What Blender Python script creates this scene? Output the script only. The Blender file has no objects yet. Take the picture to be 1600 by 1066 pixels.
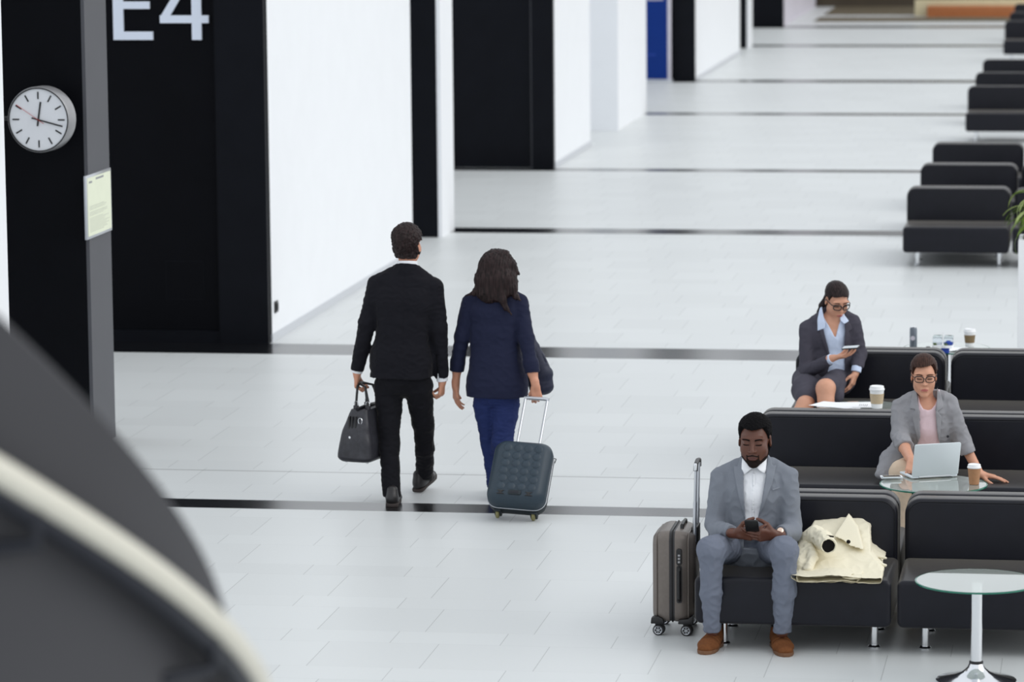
import bpy, bmesh, math, random
import numpy as np
from mathutils import Vector, Matrix, noise

random.seed(7)
SC = bpy.context.scene
COL = SC.collection

# ------------------------------------------------------------------ camera
CAM_H = 4.35                       # eye height of the gallery the picture is taken from
FPX, PITCH, YAW, ROLL = 5943.77, .134667, .157884, -.0089258
fw = Vector((-math.sin(YAW) * math.cos(PITCH), math.cos(YAW) * math.cos(PITCH), -math.sin(PITCH)))
r0 = Vector((math.cos(YAW), math.sin(YAW), 0))
u0 = r0.cross(fw)
rt = r0 * math.cos(ROLL) + u0 * math.sin(ROLL)
up = -r0 * math.sin(ROLL) + u0 * math.cos(ROLL)
cd = bpy.data.cameras.new('camera')
cam = bpy.data.objects.new('camera', cd)
COL.objects.link(cam)
cam.matrix_world = Matrix(((rt.x, up.x, -fw.x, 0), (rt.y, up.y, -fw.y, 0), (rt.z, up.z, -fw.z, CAM_H), (0, 0, 0, 1)))
cd.sensor_width = 36
cd.lens = FPX / 1600 * 36
cd.clip_end = 400
cd.dof.use_dof = True
cd.dof.focus_distance = 21.6
cd.dof.aperture_fstop = 3.2
SC.camera = cam

# ------------------------------------------------------------------ daylight
SC.view_settings.view_transform = 'Standard'
SC.view_settings.look = 'None'
SC.view_settings.gamma = 1
SC.view_settings.use_curve_mapping = False
SC.view_settings.exposure = 0.0
wd = bpy.data.worlds.new('bright overcast daylight')
SC.world = wd
wd.use_nodes = True
nt = wd.node_tree
nt.nodes.clear()
wo = nt.nodes.new('ShaderNodeOutputWorld')
bg = nt.nodes.new('ShaderNodeBackground')
tc = nt.nodes.new('ShaderNodeTexCoord')
sx = nt.nodes.new('ShaderNodeSeparateXYZ')
mr = nt.nodes.new('ShaderNodeMapRange')
ra = nt.nodes.new('ShaderNodeValToRGB')
nt.links.new(tc.outputs['Generated'], sx.inputs[0])
nt.links.new(sx.outputs['X'], mr.inputs['Value'])
mr.inputs['From Min'].default_value = -1
mr.inputs['From Max'].default_value = 1
nt.links.new(mr.outputs[0], ra.inputs[0])
ra.color_ramp.elements[0].color = (.82, .88, .95, 1)
ra.color_ramp.elements[1].color = (.97, .99, 1.01, 1)
nt.links.new(ra.outputs[0], bg.inputs['Color'])
bg.inputs['Strength'].default_value = 1.10
nt.links.new(bg.outputs[0], wo.inputs[0])
sl = bpy.data.lights.new('daylight_sun', 'SUN')
sl.energy = .9
sl.angle = math.radians(50)
sl.color = (1, .985, .96)
so = bpy.data.objects.new('daylight_sun', sl)
COL.objects.link(so)
so.rotation_euler = Vector((-.80, .10, -.60)).to_track_quat('-Z', 'Y').to_euler()
so.location = (30, 10, 25)


# ------------------------------------------------------------------ materials
def lin(c):
    return tuple((v / 255 / 12.92) if v / 255 <= .04045 else ((v / 255 + .055) / 1.055) ** 2.4 for v in c)


def mat(name, rgb, rough=.5, metal=0., spec=.5, var=.06, scale=60, bump=0., bscale=None, ior=None, sheen=0., stretch=None, coat=0.):
    m = bpy.data.materials.new(name)
    m.use_nodes = True
    n = m.node_tree.nodes
    l = m.node_tree.links
    b = n['Principled BSDF']
    c = lin(rgb)
    t = n.new('ShaderNodeTexCoord')
    mp = n.new('ShaderNodeMapping')
    l.new(t.outputs['Object'], mp.inputs[0])
    if stretch:
        mp.inputs['Scale'].default_value = stretch
    nz = n.new('ShaderNodeTexNoise')
    nz.inputs['Scale'].default_value = scale
    nz.inputs['Detail'].default_value = 4
    l.new(mp.outputs[0], nz.inputs['Vector'])
    cr = n.new('ShaderNodeValToRGB')
    cr.color_ramp.elements[0].position = .3
    cr.color_ramp.elements[1].position = .7
    cr.color_ramp.elements[0].color = tuple(max(0, v * (1 - var)) for v in c) + (1,)
    cr.color_ramp.elements[1].color = tuple(min(1, v * (1 + var)) for v in c) + (1,)
    l.new(nz.outputs['Fac'], cr.inputs[0])
    l.new(cr.outputs[0], b.inputs['Base Color'])
    b.inputs['Roughness'].default_value = rough
    b.inputs['Metallic'].default_value = metal
    b.inputs['Specular IOR Level'].default_value = spec
    if ior:
        b.inputs['IOR'].default_value = ior
    if sheen:
        b.inputs['Sheen Weight'].default_value = sheen
        b.inputs['Sheen Roughness'].default_value = .35
        b.inputs['Sheen Tint'].default_value = (1, .93, .82, 1)
    if coat:
        b.inputs['Coat Weight'].default_value = coat
    if bump:
        bp = n.new('ShaderNodeBump')
        bp.inputs['Strength'].default_value = bump
        bp.inputs['Distance'].default_value = .002
        if bscale:
            nb = n.new('ShaderNodeTexNoise')
            nb.inputs['Scale'].default_value = bscale
            nb.inputs['Detail'].default_value = 3
            l.new(mp.outputs[0], nb.inputs['Vector'])
            l.new(nb.outputs['Fac'], bp.inputs['Height'])
        else:
            l.new(nz.outputs['Fac'], bp.inputs['Height'])
        l.new(bp.outputs[0], b.inputs['Normal'])
    return m


M = {}
M['white_wall'] = mat('white panel', (238, 240, 243), .45, spec=.3, var=.01, scale=3)
M['grey_side'] = mat('grey panel', (78, 79, 84), .5, spec=.3, var=.03, scale=3)
M['black_wall'] = mat('black satin panel', (8, 9, 14), .5, spec=.08, var=.1, scale=4)
M['charcoal_haze_wall'] = mat('charcoal and hazed black panel', (15, 17, 23), .5, spec=.10, var=.1, scale=4)  # far portals and pillars: black lightened as haze; near trims simply charcoal
M['skirting'] = mat('grey skirting', (196, 199, 204), .4, var=.02)
M['leather'] = mat('black leather', (22, 23, 31), .34, spec=.24, sheen=.2, var=.12, scale=9, bump=.15, bscale=420)
M['piping'] = mat('dark leather piping', (14, 15, 22), .4, spec=.25, var=.1)
M['chrome'] = mat('chrome', (225, 227, 230), .12, metal=1, var=.01)
M['alu'] = mat('brushed aluminium', (200, 203, 208), .32, metal=.9, var=.03, scale=200, stretch=(1, 1, .05))
M['silver'] = mat('silver laptop shell', (218, 226, 230), .4, metal=.05, var=.01, scale=300)
M['black_plastic'] = mat('black plastic', (18, 18, 20), .4, var=.1)
M['dark_rubber'] = mat('dark rubber', (30, 30, 32), .6, var=.1)
M['white_plastic'] = mat('white plastic', (240, 241, 242), .35, var=.01)
M['paper'] = mat('white paper', (244, 245, 247), .7, var=.01, scale=20)
M['kraft'] = mat('kraft cardboard', (172, 126, 90), .7, var=.05, scale=80)
M['beige_sleeve'] = mat('beige cardboard', (196, 176, 146), .7, var=.05, scale=80)
M['brown_sleeve'] = mat('brown cardboard', (128, 108, 78), .7, var=.06, scale=80)
M['ink'] = mat('grey ink', (140, 142, 145), .7, var=.1)
M['ink_faint'] = mat('broken grey print', (176, 180, 166), .7, var=.25, scale=90)
M['blue_banner'] = mat('royal blue print', (0, 44, 120), .6, spec=.2, var=.04, scale=4)
M['blue_soft'] = mat('blue fabric', (30, 66, 160), .6, var=.1)
M['clock_face'] = mat('white clock face', (228, 230, 234), .4, var=.01)
M['grey_metal'] = mat('grey painted metal', (150, 150, 152), .35, metal=.4, var=.04)
M['red'] = mat('red paint', (190, 60, 60), .5, var=.05)
M['notice'] = mat('pale yellow paper', (224, 229, 206), .6, var=.02, scale=12)
M['sign_white'] = mat('white sign lettering', (216, 224, 238), .5, var=.01)
M['parapet'] = mat('dark grey painted parapet', (66, 66, 69), .6, spec=.2, var=.05, scale=2)
M['rail'] = mat('cream handrail', (206, 203, 190), .4, var=.02)
M['navy_metal'] = mat('dark bracket metal', (30, 33, 42), .4, metal=.3, var=.05)
M['leaf'] = mat('green leaf', (92, 116, 34), .45, var=.3, scale=14)
M['leaf_light'] = mat('light green leaf', (150, 166, 96), .45, var=.25, scale=14)
M['wood_orange'] = mat('orange wood', (176, 106, 58), .5, var=.12, scale=6, stretch=(1, 8, 8))
M['olive'] = mat('olive brown wall', (104, 96, 66), .7, var=.15, scale=2)
M['cream'] = mat('cream stone', (206, 196, 160), .6, var=.05, scale=5)
M['brown_dark'] = mat('dark brown panel', (72, 62, 48), .7, var=.1, scale=3)
M['mat_floor'] = mat('grey brown entrance mat', (104, 96, 80), .9, spec=.1, var=.1, scale=8)
M['lavender'] = mat('pale lavender panel', (206, 202, 212), .5, var=.05, scale=6)


def glass(name, rgb, ior=1.5, rough=0., trans=1.):
    m = bpy.data.materials.new(name)
    m.use_nodes = True
    b = m.node_tree.nodes['Principled BSDF']
    b.inputs['Base Color'].default_value = lin(rgb) + (1,)
    b.inputs['Transmission Weight'].default_value = trans
    b.inputs['IOR'].default_value = ior
    b.inputs['Roughness'].default_value = rough
    return m


M['glass'] = glass('table glass paled for reflection', (222, 230, 224), 2.1, 0., .68)  # pale, part opaque body stands in for strong reflections on the top
M['glass_edge'] = mat('green glass edge', (22, 104, 84), .15, spec=.6, var=.1)
M['lens'] = glass('spectacle lens', (252, 252, 252), 1.08)
M['clear_plastic'] = glass('clear plastic', (236, 243, 248), 1.2, .05)

# floor: pale staggered tiles with black polished cross strips
fm = bpy.data.materials.new('pale stone tiles with black strips')
fm.use_nodes = True
n = fm.node_tree.nodes
l = fm.node_tree.links
pb = n['Principled BSDF']
tcn = n.new('ShaderNodeTexCoord')
sep = n.new('ShaderNodeSeparateXYZ')
l.new(tcn.outputs['Object'], sep.inputs[0])


def mth(op, a, b=None, c=None):
    q = n.new('ShaderNodeMath')
    q.operation = op
    for i, v in enumerate((a, b, c)):
        if v is None:
            continue
        if isinstance(v, (int, float)):
            q.inputs[i].default_value = v
        else:
            l.new(v, q.inputs[i])
    return q.outputs[0]


PX_, PY_ = sep.outputs['X'], sep.outputs['Y']
STRIPS = ((23.6, 23.91), (30.72, 31.36), (40.27, 40.79), (47.66, 48.02), (57.08, 57.5), (64.35, 65.0), (74.75, 75.4), (81.6, 82.5))
strip = None
for a, b_ in STRIPS:
    s_ = mth('MULTIPLY', mth('GREATER_THAN', PY_, a), mth('LESS_THAN', PY_, b_))
    strip = s_ if strip is None else mth('MAXIMUM', strip, s_)
# rows alternate .6 m and .3 m deep
yy = mth('DIVIDE', mth('SUBTRACT', PY_, 23.6), .9)
cell = mth('FLOOR', yy)
fr = mth('MULTIPLY', mth('FRACT', yy), .9)
narrow = mth('GREATER_THAN', fr, .6)
xo = mth('ADD', mth('MULTIPLY', narrow, .27), mth('MULTIPLY', cell, .13))
fx = mth('MULTIPLY', mth('FRACT', mth('DIVIDE', mth('ADD', PX_, xo), .6)), .6)
seamx = mth('LESS_THAN', fx, .005)
seamy = mth('LESS_THAN', mth('MINIMUM', fr, mth('ABSOLUTE', mth('SUBTRACT', fr, .6))), .003)
# per tile tone
tid = n.new('ShaderNodeCombineXYZ')
l.new(mth('FLOOR', mth('DIVIDE', mth('ADD', PX_, xo), .6)), tid.inputs[0])
l.new(mth('ADD', mth('MULTIPLY', cell, 2), narrow), tid.inputs[1])
wn = n.new('ShaderNodeTexWhiteNoise')
wn.noise_dimensions = '2D'
l.new(tid.outputs[0], wn.inputs['Vector'])
nzf = n.new('ShaderNodeTexNoise')
nzf.inputs['Scale'].default_value = 45
nzf.inputs['Detail'].default_value = 5
l.new(tcn.outputs['Object'], nzf.inputs['Vector'])
tone = mth('ADD', mth('ADD', .955, mth('MULTIPLY', wn.outputs['Value'], .055)), mth('MULTIPLY', nzf.outputs['Fac'], .03))
tone = mth('SUBTRACT', tone, mth('MULTIPLY', seamx, .3))
tone = mth('SUBTRACT', tone, mth('MULTIPLY', seamy, .09))
bay = mth('MULTIPLY', mth('GREATER_THAN', PY_, 25.0), mth('LESS_THAN', PY_, 25.035))
tone = mth('SUBTRACT', tone, mth('MULTIPLY', bay, .38))
mix = n.new('ShaderNodeMix')
mix.data_type = 'RGBA'
mix.blend_type = 'MULTIPLY'
mix.inputs['Factor'].default_value = 1
FLOOR_RGB = (208, 211, 211)
mix.inputs[6].default_value = lin(FLOOR_RGB) + (1,)
l.new(tone, mix.inputs[7])
mx2 = n.new('ShaderNodeMix')
mx2.data_type = 'RGBA'
l.new(strip, mx2.inputs['Factor'])
l.new(mix.outputs[2], mx2.inputs[6])
mx2.inputs[7].default_value = lin((16, 17, 20)) + (1,)
l.new(mx2.outputs[2], pb.inputs['Base Color'])
l.new(mth('SUBTRACT', .40, mth('MULTIPLY', strip, .19)), pb.inputs['Roughness'])
l.new(mth('ADD', .36, mth('MULTIPLY', strip, .6)), pb.inputs['Specular IOR Level'])
M['floor'] = fm


# ------------------------------------------------------------------ object helpers
def tag(o, label=None, cat=None, group=None, kind=None):
    if label:
        o['label'] = label
    if cat:
        o['category'] = cat
    if group:
        o['group'] = group
    if kind:
        o['kind'] = kind
    return o


def empty(name, loc, label, cat, group=None, rz=0.):
    o = bpy.data.objects.new(name, None)
    o.empty_display_size = .1
    o.location = loc
    o.rotation_euler = (0, 0, rz)
    COL.objects.link(o)
    return tag(o, label, cat, group)


def link(name, me, m, parent=None, smooth=True, auto=None):
    for mm in (m if isinstance(m, (list, tuple)) else [m]):
        me.materials.append(mm)
    if smooth:
        me.polygons.foreach_set('use_smooth', [True] * len(me.polygons))
        if auto:
            me.set_sharp_from_angle(angle=math.radians(auto))
    o = bpy.data.objects.new(name, me)
    COL.objects.link(o)
    if parent:
        o.parent = parent
    return o


def fin(name, bm, m, parent=None, smooth=True, auto=35):
    bmesh.ops.recalc_face_normals(bm, faces=bm.faces)
    me = bpy.data.meshes.new(name)
    bm.to_mesh(me)
    bm.free()
    return link(name, me, m, parent, smooth, auto)


def box_bm(a, b, bev=0., seg=2, bm=None, mtx=None):
    own = bmesh.new()
    r = bmesh.ops.create_cube(own, size=1)
    for v in own.verts:
        v.co = Vector(((a[i] + b[i]) / 2 + v.co[i] * (b[i] - a[i]) for i in range(3)))
    if bev:
        bmesh.ops.bevel(own, geom=list(own.edges), offset=bev, segments=seg, profile=.5, affect='EDGES')
    if mtx is not None:
        own.transform(mtx)
    return merge(bm, own)


def merge(bm, own):
    if bm is None:
        return own
    me = bpy.data.meshes.new('tmp')
    own.to_mesh(me)
    own.free()
    bm.from_mesh(me)
    bpy.data.meshes.remove(me)
    return bm


def lathe(profile, seg=32, bm=None, mtx=None, cap=True):
    """profile: list of (r, z)"""
    own = bmesh.new()
    rings = []
    for r, z in profile:
        if r < 1e-6:
            rings.append([own.verts.new((0, 0, z))])
        else:
            rings.append([own.verts.new((r * math.cos(2 * math.pi * i / seg), r * math.sin(2 * math.pi * i / seg), z)) for i in range(seg)])
    for A, B in zip(rings, rings[1:]):
        for i in range(seg):
            j = (i + 1) % seg
            if len(A) == 1 and len(B) == 1:
                continue
            if len(A) == 1:
                own.faces.new((A[0], B[j], B[i]))
            elif len(B) == 1:
                own.faces.new((A[i], A[j], B[0]))
            else:
                own.faces.new((A[i], A[j], B[j], B[i]))
    if cap:
        if len(rings[0]) > 1:
            own.faces.new(rings[0][::-1])
        if len(rings[-1]) > 1:
            own.faces.new(rings[-1])
    if mtx is not None:
        own.transform(mtx)
    return merge(bm, own)


def tube(pts, r, seg=10, bm=None, closed=False, flat=None):
    """tube along points; r number or list; flat=(a,b) squashes the section"""
    own = bmesh.new()
    P = [Vector(p) for p in pts]
    n_ = len(P)
    R = [r] * n_ if isinstance(r, (int, float)) else list(r)
    rings = []
    prev = None
    for i in range(n_):
        if closed:
            d = (P[(i + 1) % n_] - P[i - 1]).normalized()
        else:
            d = (P[min(i + 1, n_ - 1)] - P[max(i - 1, 0)]).normalized()
        if prev is None:
            a = Vector((0, 0, 1)) if abs(d.z) < .9 else Vector((0, 1, 0))
            prev = a
        s = d.cross(prev).normalized()
        prev = s.cross(d).normalized()
        fa, fb = flat if flat else (1, 1)
        rings.append([own.verts.new(P[i] + (s * math.cos(2 * math.pi * k / seg) * fa + prev * math.sin(2 * math.pi * k / seg) * fb) * R[i]) for k in range(seg)])
    for A, B in (list(zip(rings, rings[1:])) + ([(rings[-1], rings[0])] if closed else [])):
        for k in range(seg):
            j = (k + 1) % seg
            own.faces.new((A[k], A[j], B[j], B[k]))
    if not closed:
        own.faces.new(rings[0][::-1])
        own.faces.new(rings[-1])
    return merge(bm, own)


def prism(poly, d0, d1, axis='Y', bev=0., seg=2, bm=None, mtx=None):
    """extrude a 2D polygon; axis Y: poly is (x,z); axis X: poly is (y,z); axis Z: poly is (x,y)"""
    own = bmesh.new()

    def P(p, d):
        return {'Y': (p[0], d, p[1]), 'X': (d, p[0], p[1]), 'Z': (p[0], p[1], d)}[axis]
    A = [own.verts.new(P(p, d0)) for p in poly]
    B = [own.verts.new(P(p, d1)) for p in poly]
    own.faces.new(A)
    own.faces.new(B[::-1])
    k = len(poly)
    for i in range(k):
        j = (i + 1) % k
        own.faces.new((A[i], B[i], B[j], A[j]))
    bmesh.ops.recalc_face_normals(own, faces=own.faces)
    if bev:
        es = [e for e in own.edges if len(e.link_faces) == 2 and e.calc_face_angle(0) > math.radians(40)]
        bmesh.ops.bevel(own, geom=es, offset=bev, segments=seg, profile=.5, affect='EDGES')
    if mtx is not None:
        own.transform(mtx)
    return merge(bm, own)


def rrect(x0, z0, x1, z1, r, k=5, corners=(1, 1, 1, 1)):
    """rounded rectangle outline; corners: bl, br, tr, tl radii factors"""
    out = []
    for (cx, cz, a0, f) in ((x0, z0, math.pi, corners[0]), (x1, z0, 1.5 * math.pi, corners[1]), (x1, z1, 0, corners[2]), (x0, z1, .5 * math.pi, corners[3])):
        rr = max(r * f, .004)
        ccx = cx + (rr if cx == x0 else -rr)
        ccz = cz + (rr if cz == z0 else -rr)
        for i in range(k + 1):
            a = a0 + i / k * math.pi / 2
            out.append((ccx + rr * math.cos(a), ccz + rr * math.sin(a)))
    return out


def kids(o):
    return [c for c in bpy.data.objects if c.parent == o]


def copy_tree(o, parent=None):
    c = o.copy()
    COL.objects.link(c)
    if parent:
        c.parent = parent
    for ch in kids(o):
        copy_tree(ch, c)
    return c


# ------------------------------------------------------------------ the hall
WX = -7.08                          # plane of the left hand walls
WH = 6.5


def struct(name, bm, m, parent=None, auto=35):
    o = fin(name, bm, m, parent, True, auto)
    if parent is None:
        o['kind'] = 'structure'
    return o


struct('floor', box_bm((-16, -3, -.2), (16, 108, 0)), M['floor'])


def block(y0, y1, front, side, x0=-13.0, x1=WX, skirt=True):
    """a wall block: front slab facing the viewer, side slab facing the hall"""
    struct('wall_left', box_bm((x0, y0 + .06, 0), (x1, y1, WH)), side)
    struct('wall_left', box_bm((x0, y0, 0), (x1, y0 + .06, WH)), front)
    if skirt:
        struct('baseboard_left', box_bm((x1, y0 + .02, 0), (x1 + .012, y1, .07)), M['skirting'])


block(16.0, 23.70, M['black_wall'], M['white_wall'])
block(31.40, 38.07, M['black_wall'], M['white_wall'])
block(48.05, 51.45, M['charcoal_haze_wall'], M['white_wall'])
block(64.6, 72.44, M['charcoal_haze_wall'], M['white_wall'])
block(82.1, 91.0, M['charcoal_haze_wall'], M['lavender'], skirt=False)
# pillars standing between the blocks
struct('wall_left', box_bm((-7.74, 25.77, 0), (-7.125, 26.35, WH)), M['black_wall'])
struct('wall_left', box_bm((-7.125, 25.77, 0), (-7.10, 26.35, WH)), M['grey_side'])
struct('wall_left', box_bm((-7.8, 39.78, 0), (-7.12, 40.56, WH)), M['charcoal_haze_wall'])
struct('wall_left', box_bm((-7.12, 39.78, 0), (WX, 40.56, WH)), M['white_wall'])
struct('wall_left', box_bm((-8.6, 54.08, 0), (-7.04, 57.45, WH)), M['white_wall'])
struct('wall_left', box_bm((-7.9, 74.2, 0), (-7.12, 74.96, WH)), M['charcoal_haze_wall'])
struct('wall_left', box_bm((-7.12, 74.2, 0), (WX, 74.96, WH)), M['white_wall'])
# darker corner posts and plinth of the gate portals
struct('trim_1', box_bm((-7.50, 31.33, 0), (WX - .003, 31.40, WH)), M['charcoal_haze_wall'])
struct('trim_2', box_bm((-13, 31.36, 0), (-7.50, 31.40, .10)), M['charcoal_haze_wall'])
struct('trim_3', box_bm((-7.36, 48.0, 0), (WX - .003, 48.05, WH)), M['charcoal_haze_wall'])
struct('trim_4', box_bm((-7.375, 48.02, 0), (-7.36, 48.05, WH)), M['grey_side'])
struct('trim_5', box_bm((-7.515, 31.345, 0), (-7.50, 31.40, WH)), M['charcoal_haze_wall'])
# far end
struct('wall_far', box_bm((-16, 94.2, 0), (16, 94.5, WH)), M['olive'])
struct('wall_left', box_bm((-16, 91.2, 0), (-4.6, 91.5, WH)), M['brown_dark'])

t = empty('reception_counter', (-3.2, 86.1, 0), 'long low orange wood counter with cream top at the far end of the hall', 'counter')
fin('front_panel', box_bm((-1.0, 0, .0), (1.6, .5, .24), .01), M['wood_orange'], t)
fin('counter_top', box_bm((-1.3, .5, .0), (1.6, .9, .36), .01), M['cream'], t)
tag(fin('entrance_mat', box_bm((-6.6, 87.1, 0), (6, 91.1, .012), .003), M['mat_floor']), 'brown mat along the foot of the dark wall behind the counter', 'mat')
t = tag(fin('entrance_mat', box_bm((-6.6, 84.2, 0), (6, 86.0, .012), .003), M['mat_floor']), 'grey brown entrance mat across the floor at the far end', 'mat')

# gate sign: E and 4
t = empty('gate_sign', (-8.0, 31.40, 2.58), 'large pale gate sign reading E4 on the black wall panel', 'sign')
E_POLY = [(-.393, 0), (-.05, 0), (-.05, .07), (-.305, .07), (-.305, .262), (-.075, .262), (-.075, .324), (-.305, .324), (-.305, .53), (-.055, .53), (-.055, .60), (-.393, .60)]
fin('letter', prism(E_POLY, -.025, 0, 'Y'), M['sign_white'], t)
bm = prism([(.29, 0), (.373, 0), (.373, .60), (.29, .60)], -.0255, -.001, 'Y')
bm = prism([(.014, .142), (.436, .142), (.436, .207), (.014, .207)], -.025, 0, 'Y', bm=bm)
bm = prism([(.014, .19), (.094, .19), (.345, .60), (.275, .60)], -.0245, -.0005, 'Y', bm=bm)
fin('digit', bm, M['sign_white'], t)

# access hatch and socket
bm = None
for a, b_ in (((-.17, -.004, -.165), (-.165, 0, .165)), ((.165, -.004, -.165), (.17, 0, .165)), ((-.17, -.004, .16), (.17, 0, .165)), ((-.17, -.004, -.165), (.17, 0, -.16))):
    bm = box_bm(a, b_, 0, bm=bm)
t = empty('access_hatch', (-7.82, 31.40, .53), 'faint square access hatch low on the black gate panel', 'hatch')
fin('hatch_panel', box_bm((-.165, -.003, -.16), (.165, 0, .16)), M['black_wall'], t)
fin('hatch_frame', bm, M['charcoal_haze_wall'], t)
t = empty('wall_socket', (WX, 31.61, .285), 'small black socket low on the white side wall of the gate', 'socket')
fin('plate', box_bm((0, -.06, -.05), (.012, .06, .05), .004), M['black_plastic'], t)
fin('cover', box_bm((.012, -.035, -.03), (.02, .035, .03), .003), M['dark_rubber'], t)

# wall clock on an arm
t = empty('wall_clock', (-7.355, 25.46, 2.363), 'round white wall clock with black hour marks on the black pillar', 'clock', rz=-.10)
RY = Matrix.Rotation(math.pi / 2, 4, 'X')       # lathe axis z -> -y
fin('case', lathe([(.0, -.13), (.218, -.13), (.228, -.12), (.230, 0), (.222, .012), (.216, .012), (.214, .004), (0, .004)], 64, mtx=RY), M['grey_metal'], t)
fin('dial', lathe([(0, .004), (.214, .004), (.214, .007), (0, .007)], 64, mtx=RY), M['clock_face'], t)
fin('rim', lathe([(.214, .002), (.222, .002), (.222, .015), (.214, .015), (.214, .002)], 64, mtx=RY, cap=False), M['black_plastic'], t)
for i in range(12):
    a = i * math.pi / 6
    m_ = Matrix.Rotation(a, 4, 'Y')
    fin('hour_mark', box_bm((-.005, -.010, .143), (.005, -.007, .193), 0, mtx=m_), M['black_plastic'], t)


def hand_bm(a, l0, l1, w, y):
    return box_bm((-w, y, l0), (w, y + .002, l1), 0, mtx=Matrix.Rotation(math.radians(a), 4, 'Y'))


fin('hour_hand', hand_bm(9, -.045, .125, .006, -.014), M['black_plastic'], t)
fin('minute_hand', hand_bm(104, -.05, .185, .005, -.017), M['black_plastic'], t)
fin('second_hand', hand_bm(303, -.05, .19, .0015, -.020), M['red'], t)
fin('arm', tube([(-.22, .06, 0), (-.5, .06, 0)], .016), M['black_plastic'], t)
fin('wall_bracket', box_bm((-.05, .13, -.05), (.05, .315, .05), .004), M['black_plastic'], t)

# notice board on the pillar side
t = empty('notice_board', (-7.10, 25.985, 1.73), 'pale yellow printed notice in a thin frame on the grey side of the pillar', 'notice')
fin('frame', box_bm((0, -.335, -.225), (.018, .335, .225), .003), M['alu'], t)
fin('sheet', box_bm((.018, -.31, -.205), (.021, .31, .205)), M['notice'], t)
rr = random.Random(3)
for (ya, yb, z) in ((-.27, -.19, .165), (-.09, .12, .178)):
    fin('heading_text', box_bm((.021, ya, z), (.0215, yb, z + .014)), M['ink'], t, False)
for k in range(18):
    z = .0 - k * .0105
    if k in (3, 7):
        continue
    fin('text_line', box_bm((.021, -.27, z), (.0213, rr.uniform(.08, .27), z + .003)), M['ink_faint'], t, False)

# banner stand by the third gate
t = empty('banner_stand', (-7.74, 64.40, 0), 'tall blue roll-up banner stand in front of the far black portal', 'banner')
fin('banner', box_bm((-.30, 0, .05), (.21, .02, 2.1)), M['blue_banner'], t)
fin('side_pole', box_bm((.21, .0, .02), (.27, .05, 2.1), .004), M['lavender'], t)
fin('base', box_bm((-.30, -.08, 0), (.30, .08, .05), .01), M['alu'], t)
bm = None
for k in range(9):
    bm = box_bm((-.17 + k * .035, -.003, 1.385), (-.148 + k * .035, 0, 1.43), bm=bm)
fin('lettering', bm, M['lavender'], t, False)
bm = None
for k in range(6):
    bm = box_bm((-.20 + k * .035, -.003, .45), (-.178 + k * .035, 0, .48), bm=bm)
fin('small_lettering', bm, M['blue_soft'], t, False)

# curved staircase balustrade near the viewer
SCX, SCY = -2.4456, 7.0
t = empty('staircase_balustrade', (SCX, SCY, 0), 'dark grey curved staircase balustrade with cream handrail, blurred in the foreground', 'balustrade')
own = bmesh.new()
cols = []
NT = 90
for i in range(NT + 1):
    th = -2.6 + i / NT * 3.4
    zt = 2.9017 - .94384 * .7582 * th
    row = []
    for (r_, z_) in ((.7582, 0), (.7582, zt - .008), (.750, zt), (.708, zt), (.70, zt - .008), (.70, 0)):
        row.append(own.verts.new((r_ * math.cos(th), r_ * math.sin(th), z_)))
    cols.append(row)
for A, B in zip(cols, cols[1:]):
    for k in range(6):
        j = (k + 1) % 6
        own.faces.new((A[k], A[j], B[j], B[k]))
own.faces.new(cols[0])
own.faces.new(cols[-1][::-1])
fin('panel', own, M['parapet'], t, True, 50)
def rail_p(th, r_=.8176, dz=0.):
    return (r_ * math.cos(th), r_ * math.sin(th), 2.7419 - .67924 * .8176 * th + dz)
rail = fin('handrail', tube([rail_p(-2.3 + i * .05) for i in range(60)], .026, 14), M['rail'], t)
fin('rail_shadow_tube', tube([rail_p(-2.3 + i * .05, .806, -.04) for i in range(60)], .022, 10), M['navy_metal'], rail)  # dark tube added for the shadow band under the handrail
for th in (-1.36, -.80, -.25):
    p = rail_p(th, .8176, -.03)
    q = rail_p(th, .8176, -.09)
    w = (.755 * math.cos(th - .10), .755 * math.sin(th - .10), q[2] - .01)
    fin('bracket', tube([p, q, w], .013, 10), M['navy_metal'], rail)
# ------------------------------------------------------------------ sofas
SW = 1.04


def make_sofa():
    """two seat sofa; origin on the floor below the front left corner, facing -Y"""
    t = empty('sofa', (0, 0, 0), 'black leather sofa', 'sofa', 'black leather sofas in the waiting rows')
    s = prism(rrect(0, .145, SW, .40, .035), 0, .68, 'Y', .022, 3)
    fin('seat', s, M['leather'], t, True, 60)
    b = prism(rrect(.004, .17, SW - .004, .725, .085, 7, (.3, .3, 1, 1)), .64, .785, 'Y', .028, 4)
    fin('backrest', b, M['leather'], t, True, 60)
    pts = [(x, .655, z) for x, z in rrect(.02, .405, SW - .02, .709, .08, 7, (.05, .05, 1, 1))]
    fin('piping', tube([(x, .643, z) for x, _, z in pts], .0045, 6, closed=True), M['piping'], t)
    fin('seat_seam', tube([(.02, .012, .388), (SW - .02, .012, .388)], .004, 6), M['piping'], t)
    for x in (.14, SW - .10):
        for y in (.18, .62):
            leg = fin('leg', lathe([(.021, .018), (.021, .15)], 18, mtx=Matrix.Translation((x, y, 0))), M['chrome'], t)
            fin('foot', lathe([(.034, 0), (.034, .008), (.026, .018), (.0, .018)], 20, mtx=Matrix.Translation((x, y, 0))), M['chrome'], leg)
    return t


sofa0 = make_sofa()
sofa_used = False


def put_sofa(x, y, away, label, group):
    global sofa_used
    o = copy_tree(sofa0) if sofa_used else sofa0
    sofa_used = True
    o['label'] = label
    o['group'] = group
    if away:                        # back to back with the one in front of it
        o.location = (x + SW, y + .79 * 2 + .004, 0)
        o.rotation_euler = (0, 0, math.pi)
    else:
        o.location = (x, y, 0)
    return o


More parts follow.
